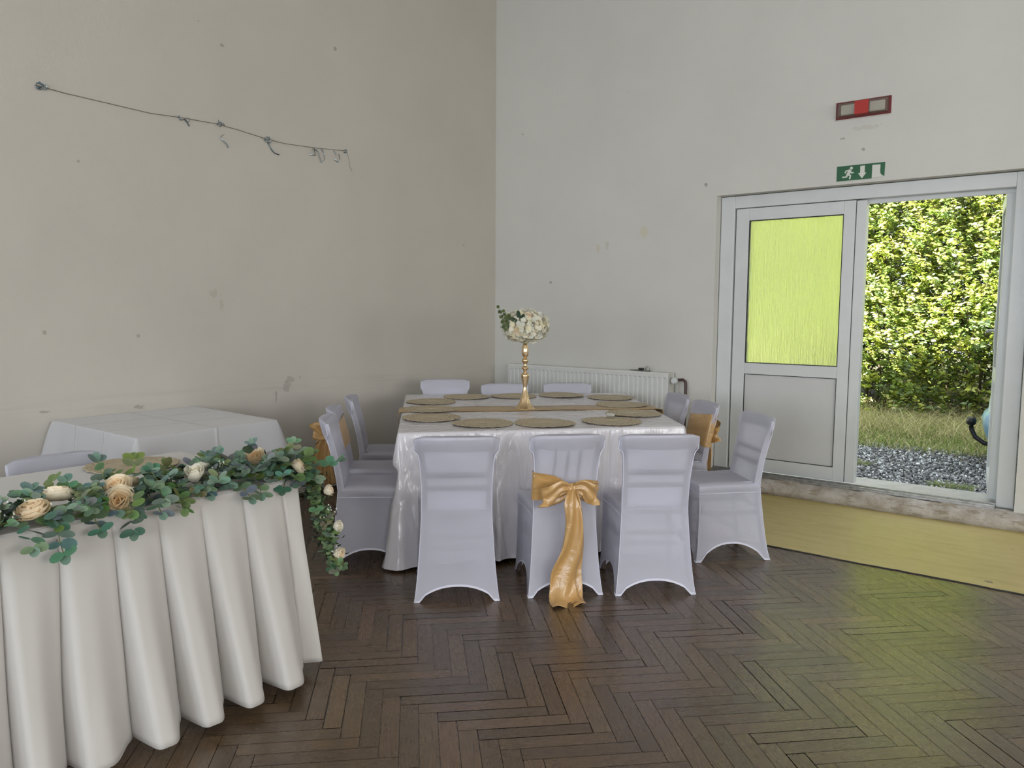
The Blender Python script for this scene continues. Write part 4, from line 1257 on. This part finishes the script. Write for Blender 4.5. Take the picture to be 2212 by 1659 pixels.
ROSES = [((-2.735, 1.075, .835), (-.2, .1, .9), .052, 'open', CR), ((-2.625, .955, .825), (.1, -.3, .9), .048, 'open', PK), ((-2.665, 1.235, .845), (.35, -.5, .75), .046, 'open', CR), ((-2.610, 1.215, .808), (.65, -.55, .35), .047, 'open', CR),
         ((-2.655, 1.515, .835), (.25, -.35, .9), .044, 'bud', WH), ((-2.79, 1.86, .838), (.40, -.6, .65), .044, 'open', CR), ((-2.60, 1.935, .815), (.5, .5, .6), .041, 'open', CR), ((-2.76, 1.33, .83), (-.3, .2, .9), .034, 'open', PK),
         ((-2.79, 1.63, .835), (-.2, .3, .9), .032, 'open', WH), ((-2.545, 2.035, .70), (.6, .5, .3), .028, 'bud', CR), ((-2.50, 2.045, .555), (.8, .3, .2), .027, 'bud', WH), ((-2.49, 2.04, .445), (.8, .2, -.1), .031, 'bud', CR), ((-2.66, .45, .83), (.5, -.5, .6), .045, 'open', CR)]
CAMP = Vector((0, 0, 1.45))
def blocked(p, m=.92):
    p = Vector(p)
    for (q, ax, R_, k, c) in ROSES:
        q = Vector(q); v = CAMP-q; L_ = v.length; v /= L_; t = (p-q).dot(v)
        if t > -.25*R_ and (p-q-v*t).length < R_*m and t < .3: return True
    return False
lv = MB(); st = MB()
def sprig(p, d, n, sz, pal, droop=.4, gz=None):
    p = Vector(p); d = Vector(d).normalized(); step = sz*.78
    pts = [p.copy()]; col = r.choice(pal)
    for i in range(n):
        d = (d + Vector((r.uniform(-.25, .25), r.uniform(-.25, .25), -droop*.3+r.uniform(-.12, .12)))).normalized()
        p = p + d*step
        # stay above the cloth while over the table
        if p.x < HX1+.005 and p.y < HY1+.005 and p.z < HZ+.012: p.z = HZ+.012+r.random()*.012; d.z = abs(d.z)*.3
        pts.append(p.copy())
        up = Vector((r.uniform(-.6, .6), r.uniform(-.6, .6), 1)).normalized(); sd = d.cross(up).normalized()
        c = tuple(x*r.uniform(.7, 1.25) for x in col)
        for sg in (-1, 1):
            ld = (sd*sg + d*.45 + up*r.uniform(-.1, .4)).normalized()
            view = Vector((.45, -.55, .6))
            nn = (up + view*r.uniform(.7, 2.2)).normalized()
            if blocked(p+ld*sz*.5): continue
            leafdisc(lv, p, ld, nn, sz*r.uniform(.8, 1.15), sz*r.uniform(.72, .98), c, 10, .25)
    if not blocked(p+d*sz*.5): leafdisc(lv, p, d, Vector((.3, -.4, .8)), sz*.9, sz*.7, col, 10, .2)
    if not any(blocked(q, 1.05) for q in pts): st.tube(pts, .0016, 5)
nseg = len(gp)
for i in range(nseg):
    c = gp[i]; t = (gp[min(i+1, nseg-1)]-gp[max(i-1, 0)]).normalized()
    hang = c.z < .77
    cnt = 4 if not hang else 2
    if c.y < .5: cnt = 2
    for k in range(cnt):
        if not hang:
            side = r.choice([1, 1, -1]); out = Vector((side*r.uniform(.5, 1), r.uniform(-.9, .9), r.uniform(-.05, .75)))
            st0 = c + Vector((r.uniform(-.06, .07), r.uniform(-.02, .02), r.uniform(-.01, .035)))
            n_ = r.randint(2, 3) if side < 0 else r.randint(2, 4)
            sprig(st0, out, n_, r.uniform(.032, .045), PAL, .5 if side > 0 else .1)
        else:
            out = Vector((r.uniform(.0, 1), r.uniform(-.35, .5), r.uniform(-1, .3)))
            sprig(c+Vector((0, .0, 0)), out, r.randint(1, 3), r.uniform(.022, .034), PALH, .5)
# trailing sprigs over the skirt, seen against the white cloth
for (y, z, n_, s_) in ((.93, .775, 5, .034), (1.02, .775, 5, .036), (1.13, .78, 4, .034), (1.24, .775, 5, .034), (1.33, .775, 4, .032), (1.42, .778, 4, .033), (1.52, .775, 3, .030), (1.66, .775, 4, .032), (1.74, .778, 4, .032), (1.83, .775, 3, .028), (.80, .775, 5, .035), (.7, .775, 5, .035)):
    sprig((-2.63, y, z+.012), (.9, -.25, -.05), n_, s_*1.25, PAL[:5], .9)
sprig((-2.70, 1.80, .85), (-.1, .1, 1), 3, .028, PAL[:5], -.2)
sprig((-2.50, 2.02, .44), (.7, .1, -.5), 3, .026, PALH, .2)
# underlying dark fine foliage
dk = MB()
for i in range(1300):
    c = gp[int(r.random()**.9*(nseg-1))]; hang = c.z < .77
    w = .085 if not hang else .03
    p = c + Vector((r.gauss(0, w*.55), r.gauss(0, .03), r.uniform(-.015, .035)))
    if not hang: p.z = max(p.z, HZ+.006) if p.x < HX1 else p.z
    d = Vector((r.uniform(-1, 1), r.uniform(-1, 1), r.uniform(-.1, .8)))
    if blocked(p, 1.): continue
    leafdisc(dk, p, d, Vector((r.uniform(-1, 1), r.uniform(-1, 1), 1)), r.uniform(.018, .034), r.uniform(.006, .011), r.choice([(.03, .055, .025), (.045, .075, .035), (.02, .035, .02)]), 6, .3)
lo = lv.build('eucalyptus_leaves', M['leaf'], G, smooth=True); lo.location = -GO
so = st.build('sprig_stems', M['stem'], G, smooth=True); so.location = -GO
do = dk.build('fine_foliage', M['leaf'], G); do.location = -GO
# baby's breath
mb = MB(); mw = MB()
for (x, y, z) in ((-2.60, .86, .83), (-2.62, .98, .82), (-2.66, 1.20, .83), (-2.64, 1.40, .83), (-2.66, 1.62, .85), (-2.53, 2.03, .62), (-2.50, 2.04, .47), (-2.62, 1.08, .80)):
    for k in range(14):
        p = Vector((x+r.gauss(0, .02), y+r.gauss(0, .02), z+r.gauss(0, .014)))-GO
        mb.tube([Vector((x, y, z-.03))-GO, p], .0006, 4, col=(.25, .3, .12))
        leafdisc(mw, p, (1, 0, 0), (.2, -.3, 1), .006, .006, (.85, .86, .78), 6, 0); leafdisc(mw, p, (0, 0, 1), (.4, -.8, 0), .006, .006, (.85, .86, .78), 6, 0)
mb.build('small_flower_stems', M['leaf'], G); mw.build('small_white_flowers', M['petal'], G)
# roses : position, axis, radius, kind, colours
for (p, ax, R_, k, (ci, co)) in ROSES:
    mb = MB(); rose(mb, Vector(p)-GO, ax, R_, r, k, ci, co)
    ro = mb.build('rose', M['petal'], G, smooth=True)
# ------------------------------------------------------------------ yellow floor covering by the door
mb = MB(); n = 200; rows = []
top = []; 
xs = [lerp(-2.55, 2.6, i/n) for i in range(n+1)]
edge = [4.712 + .010*noise.noise((x*2.3, 0, 0)) + .006*noise.noise((x*11, 3, 0))  for x in xs]
rows = [[(x, e, .0065) for x, e in zip(xs, edge)], [(x, e, .0075) for x, e in zip(xs, edge)], [(x, e+.01, .0085) for x, e in zip(xs, edge)]]
for k in range(1, 9): rows.append([(x, lerp(e+.01, 6.05, k/8), .0082+.0015*noise.noise((x*1.5, k*.7, 2))) for x, e in zip(xs, edge)])
rows.append([(x, 6.10, .0055) for x in xs])
mb.grid(rows)
o = mb.build('floor_covering', M['lino'], None, smooth=True, auto=.6)
tag(o, 'worn yellow lino strip with a ragged edge on the parquet below the doors', 'lino')
mb = MB(); mb.grid([[(x, e-.007-.012*abs(noise.noise((x*9, 1, 0))), .0006) for x, e in zip(xs, edge)], [(x, e-.004-.008*abs(noise.noise((x*7, 1, 0))), .0045) for x, e in zip(xs, edge)], [(x, e, .0062) for x, e in zip(xs, edge)], [(x, e+.02, .004) for x, e in zip(xs, edge)]])
mb.build('torn_edge', M['black'], o)

# ------------------------------------------------------------------ outside
rn = np.random.RandomState(5)
struct(MB().box(-14, 12, Y0+.32, 30, -.1, -.02), 'ground', M['ground'])
def np_obj(name, V, F_, C_, mat, **k):
    me = bpy.data.meshes.new(name)
    nv = len(V); me.vertices.add(nv); me.vertices.foreach_set('co', V.astype(np.float32).ravel())
    nf, w = F_.shape
    me.loops.add(nf*w); me.loops.foreach_set('vertex_index', F_.astype(np.int32).ravel())
    me.polygons.add(nf); me.polygons.foreach_set('loop_start', np.arange(nf, dtype=np.int32)*w)
    ca = me.color_attributes.new('Col', 'FLOAT_COLOR', 'POINT')
    A = np.ones((nv, 4), np.float32); A[:, :3] = C_; ca.data.foreach_set('color', A.ravel())
    me.update(calc_edges=True); me.validate()
    me.materials.append(mat)
    o = bpy.data.objects.new(name, me); COL.objects.link(o)
    return o
# gravel stones : squashed octahedra
n = 30000
P = np.stack([rn.uniform(-3.6, .6, n), 6.62+(rn.rand(n)**1.0)*2.75, rn.uniform(-.02, .0, n)], 1)
S_ = rn.uniform(.006, .017, n)[:, None]*rn.uniform(.6, 1.4, (n, 3))
base = np.array([(1,0,0),(0,1,0),(-1,0,0),(0,-1,0),(0,0,1),(0,0,-1)], float)
an = rn.uniform(0, 6.28, n); ca, sa = np.cos(an), np.sin(an)
B_ = base[None]*S_[:, None]*rn.uniform(.75, 1.25, (n, 6, 1))
V = np.empty_like(B_); V[..., 0] = B_[..., 0]*ca[:, None]-B_[..., 1]*sa[:, None]; V[..., 1] = B_[..., 0]*sa[:, None]+B_[..., 1]*ca[:, None]; V[..., 2] = B_[..., 2]
qq = rn.randn(n, 3, 3); Q_, _r = np.linalg.qr(qq); V = np.einsum('nij,nkj->nki', Q_, V)
V += P[:, None]
fc = np.array([(0,1,4),(1,2,4),(2,3,4),(3,0,4),(1,0,5),(2,1,5),(3,2,5),(0,3,5)])
F_ = (np.arange(n)[:, None, None]*6+fc[None]).reshape(-1, 3)
g = rn.choice([.10, .18, .28, .40, .62, .85], n, p=[.2, .25, .25, .15, .1, .05])
C_ = np.repeat(np.stack([g*.97, g*.99, g*1.03], 1), 6, 0)
o = np_obj('gravel', V.reshape(-1, 3), F_, C_, M['gravel']); tag(o, 'dark grey crushed stone gravel outside the open door', 'gravel', kind='stuff')
# grass
def blades(n, xr, yr, hr, cols, lean, w=.007, base=-.02):
    x = rn.uniform(*xr, n); y = rn.uniform(*yr, n); h = rn.uniform(*hr, n)*(1+.3*rn.randn(n)*.5)
    a = rn.uniform(0, 6.28, n); l = rn.uniform(*lean, n)
    dx, dy = np.cos(a)*l, np.sin(a)*l*.6
    px, py = -np.sin(a), np.cos(a)
    V = np.zeros((n, 7, 3))
    for i, f in enumerate((0, .4, .75)):
        ww = w*(1-f*.6)/2
        cx = x+dx*f**1.8*h; cy = y+dy*f**1.8*h; cz = base+h*(f-.25*l*f*f)
        V[:, i*2, 0] = cx-px*ww; V[:, i*2, 1] = cy-py*ww; V[:, i*2, 2] = cz
        V[:, i*2+1, 0] = cx+px*ww; V[:, i*2+1, 1] = cy+py*ww; V[:, i*2+1, 2] = cz
    V[:, 6, 0] = x+dx*h; V[:, 6, 1] = y+dy*h; V[:, 6, 2] = base+h*np.maximum(.15, 1-.45*l)
    fq = [(0,1,3),(0,3,2),(2,3,5),(2,5,4),(4,5,6)]
    F_ = (np.arange(n)[:, None, None]*7+np.array(fq)[None]).reshape(-1, 3)
    c = np.array(cols)[rn.randint(0, len(cols), n)]*rn.uniform(.8, 1.2, (n, 1))
    return V.reshape(-1, 3), F_, np.repeat(c, 7, 0)
straw = [(.60, .52, .32), (.68, .60, .38), (.48, .42, .24), (.30, .34, .12), (.40, .40, .18)]
green = [(.12, .20, .04), (.18, .27, .06), (.25, .32, .10), (.36, .36, .16)]
a1 = blades(30000, (-5.5, 1.8), (9.0, 12.2), (.05, .17), green*2+straw, (.5, 1.6))
a2 = blades(9000, (-5.5, 1.8), (9.9, 12.2), (.18, .45), straw, (.8, 2.2), .006)
V = np.concatenate([a1[0], a2[0]]); F_ = np.concatenate([a1[1], a2[1]+len(a1[0])]); C_ = np.concatenate([a1[2], a2[2]])
o = np_obj('grass', V, F_, C_, M['grass']); tag(o, 'strip of dry straw coloured grass between the gravel and the hedge', 'grass', kind='stuff')
for j, (cx, cy, nn, lab) in enumerate(((-1.93, 7.95, 260, 'small bright green weed tuft in the gravel beside the door stile'), (-.98, 7.35, 300, 'low green grass tuft in the middle of the gravel before the open door leaf'))):
    a1 = blades(nn, (-.16, .16), (-.08, .08), (.03, .09), green[1:], (.6, 1.6), .006, 0)
    o = np_obj('grass_tuft', a1[0], a1[1], a1[2], M['grass']); o.location = (cx, cy, -.02); tag(o, lab, 'weed')
# hedge shrubs
def shrub(seed, W=1.75, Dp=2.3, Hh=5.2, nspr=3300):
    rr = np.random.RandomState(seed); Vs = []; Cs = []
    root = empty('hedge_shrub')
    stm = MB(); rp = random.Random(seed)
    for k in range(6):
        x, y = rp.uniform(-W*.3, W*.3), rp.uniform(-Dp*.25, Dp*.25); pl = [(x, y, -.05)]
        for i in range(1, 7):
            x += rp.uniform(-.12, .12); y += rp.uniform(-.12, .10); pl.append((x, y, i*Hh*.15))
        stm.tube(pl, [.015-.0018*i for i in range(7)], 6)
    cols = np.array([(.30, .38, .06), (.38, .46, .08), (.20, .29, .06), (.50, .55, .12), (.14, .21, .05), (.60, .60, .24), (.12, .18, .05), (.22, .32, .14)])
    LV = np.array([(0, 0, 0), (.32, .5, .07), (.25, .95, .05), (0, 1.35, -.08), (-.25, .95, .05), (-.32, .5, .07), (0, .7, -.02)])
    for s_ in range(nspr):
        z = Hh*(rr.rand()**.85); k = (1-.35*max(0, z/Hh-.6)/.4)
        th = rr.uniform(0, 6.28); ux, uy = rr.uniform(-1, 1), (1 if rr.rand() < .25 else -1)*rr.rand()**.45
        p = np.array([W/2*ux, Dp/2*uy*k*(1+.2*np.sin(z*2+ux*3+seed)), z]); th = math.atan2(uy, ux*.4)
        d = np.array([np.cos(th), np.sin(th)-.5, rr.uniform(-.1, .9)]); d /= np.linalg.norm(d)
        L_ = rr.uniform(.35, .7); nl = rr.randint(11, 18); base_c = cols[rr.randint(len(cols))]
        stm.tube([tuple(p), tuple(p+d*L_*.5+np.array([0, 0, .02])), tuple(p+d*L_)], .004, 4, cap=False)
        for j in range(nl):
            q = p+d*L_*(j+.5)/nl
            a = rr.uniform(0, 6.28); ld = d*.5+np.array([np.cos(a), np.sin(a), rr.uniform(-.6, .5)]); ld /= np.linalg.norm(ld)
            up = np.array([rr.uniform(-1, 1), rr.uniform(-1.6, .3), 1.]); sd = np.cross(ld, up); sd /= np.linalg.norm(sd)+1e-6; nm = np.cross(sd, ld)
            s = rr.uniform(.036, .068)
            Vs.append(q + (LV[:, :1]*sd + LV[:, 1:2]*ld + LV[:, 2:]*nm)*s)
            Cs.append(np.repeat((base_c*rr.uniform(.8, 1.25))[None], 7, 0))
    n = len(Vs); V = np.concatenate(Vs); C_ = np.concatenate(Cs)
    fq = np.array([(0,1,6),(1,2,6),(2,3,6),(3,4,6),(4,5,6),(5,0,6)])
    F_ = (np.arange(n)[:, None, None]*7+fq[None]).reshape(-1, 3)
    o = np_obj('foliage', V, F_, C_, M['hedge']); o.parent = root
    stm.build('stems', M['bark'], root)
    return root
SH = [shrub(11), shrub(12), shrub(13)]
spots = [(-6.5, 13.0), (-4.8, 12.9), (-3.1, 13.1), (-1.45, 12.9), (.25, 13.1), (1.95, 13.0), (-8.2, 13.1), (-6.3, 16.4), (-4.4, 16.2), (-2.5, 16.4), (-.6, 16.2), (1.3, 16.4)]
for i, (x, y) in enumerate(spots):
    o = SH[i] if i < 3 else copy_tree(SH[i % 3])
    o.location = (x, y, -.03); o.rotation_euler = (0, 0, (i*.37 % .6)-.3 if i < 3 else ((i//3)*.9) % 6.28*.15)
    tag(o, 'tall leafy green shrub of the hedge outside, behind the dry grass', 'shrub', 'hedge shrubs outside the door')

# car with tow bar, parked outside to the right
CB = simple('pale_blue_car_paint', (.20, .36, .47), .35, nscale=6, namp=.03, Coat=.3)
CG = simple('grey_green_car_paint', (.33, .42, .40), .35, nscale=6, namp=.03, Coat=.3)
V_ = empty('parked_car', (-.83, 8.75, -.02), 0, 'pale blue car rear end parked outside, showing bumper beside the open door leaf', 'car')
def car_section(x, zlo, zhi, hw, round_=.08):
    pts = []
    for k in range(17):
        a = PI*k/16 - PI/2
        pts.append((x, hw*math.copysign(abs(math.sin(a))**.5, math.sin(a)), zhi-round_*0 - (1-abs(math.cos(a))**.35)*(zhi-zlo)))
    return pts
mb = MB()
secs = [(-.0, .42, .80, .70), (.04, .30, .98, .76), (.14, .26, 1.05, .80), (.5, .24, 1.06, .82), (1.6, .24, 1.04, .83), (2.7, .24, 1.0, .82), (3.3, .25, .93, .80), (3.6, .32, .80, .72), (3.65, .4, .65, .6)]
mb.grid([[(x, u*hw, lerp(zl, zh, 1-abs(u)**6)) for u in [i/10-1 for i in range(21)]] + [(x, hw*.97, zl)] + [(x, -hw*.97, zl)] for x, zl, zh, hw in secs], closed=True)
mb.build('body', CG, V_, smooth=True)
mb = MB(); cab = [(.10, 1.0, 1.05, .66), (.30, 1.0, 1.38, .60), (.55, 1.0, 1.46, .58), (1.5, 1.0, 1.48, .58), (1.9, 1.0, 1.42, .58), (2.5, 1.0, 1.05, .64)]
mb.grid([[(x, -hw-.08, zl-.02)] + [(x, u*hw, lerp(zl, zh, 1-abs(u)**8)) for u in [i/8-1 for i in range(17)]] + [(x, hw+.08, zl-.02)] for x, zl, zh, hw in cab])
mb.build('cabin_glass', simple('car_glass', (.03, .05, .05), .08), V_, smooth=True)
mb = MB(); mb.grid([[(x, u*hw, zh+.012) for u in [i/6-1 for i in range(13)]] for x, zl, zh, hw in [(.34, 0, 1.38, .50), (.6, 0, 1.455, .52), (1.5, 0, 1.475, .52), (1.85, 0, 1.42, .52)]])
mb.build('roof', CG, V_, smooth=True, solid=.02)
mb = MB(); rows = []
for z, o_, in ((.28, .05), (.30, .02), (.36, -.02), (.46, -.05), (.54, -.06), (.58, -.045), (.60, 0), (.61, .06)):
    rows.append([(o_+.55, -.84, z)] + [(o_+.03+.10*(1-math.cos(a)), -.80-.03*math.sin(a)+0*a, z) for a in (1.4, .8)] + [(o_ + .10*abs(u)**6, u*.80, z) for u in [i/8-1 for i in range(17)]] + [(o_+.55, .84, z)])
mb.grid(rows); mb.build('bumper', CB, V_, smooth=True, solid=.01)
for (x, y) in ((.75, -.74), (.75, .74), (2.95, -.74), (2.95, .74)):
    MB().lathe([(.0, -.09), (.24, -.09), (.30, -.07), (.31, 0), (.30, .07), (.24, .09), (0, .09)], 28, (x, y, .31), 'y').build('wheel', M['black'], V_, smooth=True)
MB().box(-.0, .03, -.40, -.25, .66, .86).build('tail_light', simple('tail_light', (.35, .02, .02), .2), V_, bevel=.01)
MB().box(-.0, .03, .25, .40, .66, .86).build('tail_light', bpy.data.materials['tail_light'], V_, bevel=.01)
MB().tube([(.25, 0, .20), (.05, 0, .20), (-.08, 0, .215), (-.16, 0, .27), (-.195, 0, .345), (-.20, 0, .38)], .022, 12).build('tow_bar', M['black'], V_, smooth=True)
MB().lathe([(0, -.045), (.03, -.04), (.044, -.02), (.046, .005), (.040, .028), (.022, .043), (0, .046)], 20, (-.20, 0, .425)).build('tow_ball', M['black'], V_, smooth=True)

# ------------------------------------------------------------------ light
W_ = bpy.data.worlds.new('sky'); SC.world = W_; W_.use_nodes = True
nt = W_.node_tree; bg = nt.nodes['Background']
sky = nt.nodes.new('ShaderNodeTexSky'); sky.sky_type = 'HOSEK_WILKIE'; sky.turbidity = 4; sky.sun_direction = (-.2, -.5, .8); sky.ground_albedo = .3
mixw = nt.nodes.new('ShaderNodeMix'); mixw.data_type = 'RGBA'; mixw.inputs[0].default_value = .6
nt.links.new(sky.outputs[0], mixw.inputs[6]); mixw.inputs[7].default_value = (.9, .95, 1, 1)
nt.links.new(mixw.outputs[2], bg.inputs[0]); bg.inputs[1].default_value = 3.1
def light(name, typ, loc, energy, color, rot=None, size=None, direction=None, **k):
    ld = bpy.data.lights.new(name, typ); ld.energy = energy; ld.color = color
    if size: ld.shape = 'RECTANGLE'; ld.size, ld.size_y = size
    for a_, b_ in k.items(): setattr(ld, a_, b_)
    o = bpy.data.objects.new(name, ld); COL.objects.link(o); o.location = loc
    if direction: o.rotation_euler = Vector(direction).to_track_quat('-Z', 'Y').to_euler()
    return o
light('sun', 'SUN', (0, 0, 12), 48., (1, .95, .84), direction=(.35, .75, -.55), angle=.01)
LB, LF = 98, 56
for (p, q) in wb: light('daylight_window', 'AREA', ((p+q)/2, YB+.02, 2.02), LB, (.86, .92, 1.0), size=(q-p-.1, 2.1), direction=(0, 1, -.05))
for (p, q) in wf: light('daylight_window', 'AREA', (X1-.02, (p+q)/2, 2.02), LF, (1.0, .96, .90), size=(q-p-.1, 2.1), direction=(-1, 0, -.05))

# ------------------------------------------------------------------ camera
F_PX, YAW, PITCH, ROLL = 1668.62, math.radians(37.6776), math.radians(5.35577), math.radians(.35416)
f = Vector((-math.sin(YAW)*math.cos(PITCH), math.cos(YAW)*math.cos(PITCH), -math.sin(PITCH)))
rt = Vector((math.cos(YAW), math.sin(YAW), 0)); up = rt.cross(f)
r2 = rt*math.cos(ROLL)+up*math.sin(ROLL); u2 = -rt*math.sin(ROLL)+up*math.cos(ROLL)
cam = bpy.data.cameras.new('camera'); cam.sensor_width = 36; cam.lens = F_PX/2212*36; cam.clip_start = .05; cam.clip_end = 200
co = bpy.data.objects.new('camera', cam); COL.objects.link(co)
m4 = Matrix((( r2.x, u2.x, -f.x, 0), (r2.y, u2.y, -f.y, 0), (r2.z, u2.z, -f.z, 1.45), (0, 0, 0, 1)))
co.matrix_world = m4
SC.camera = co
SC.view_settings.view_transform = 'Standard'; SC.view_settings.look = 'None'; SC.view_settings.gamma = 1; SC.view_settings.exposure = .4
SC.cycles.max_bounces = 8; SC.cycles.diffuse_bounces = 5; SC.cycles.transparent_max_bounces = 14; SC.cycles.transmission_bounces = 8
SC.cycles.use_adaptive_sampling = True; SC.cycles.adaptive_threshold = .06; SC.cycles.adaptive_min_samples = 20
SC.cycles.caustics_refractive = False; SC.cycles.caustics_reflective = False; SC.cycles.sample_clamp_indirect = 6
SC.cycles.use_denoising = True
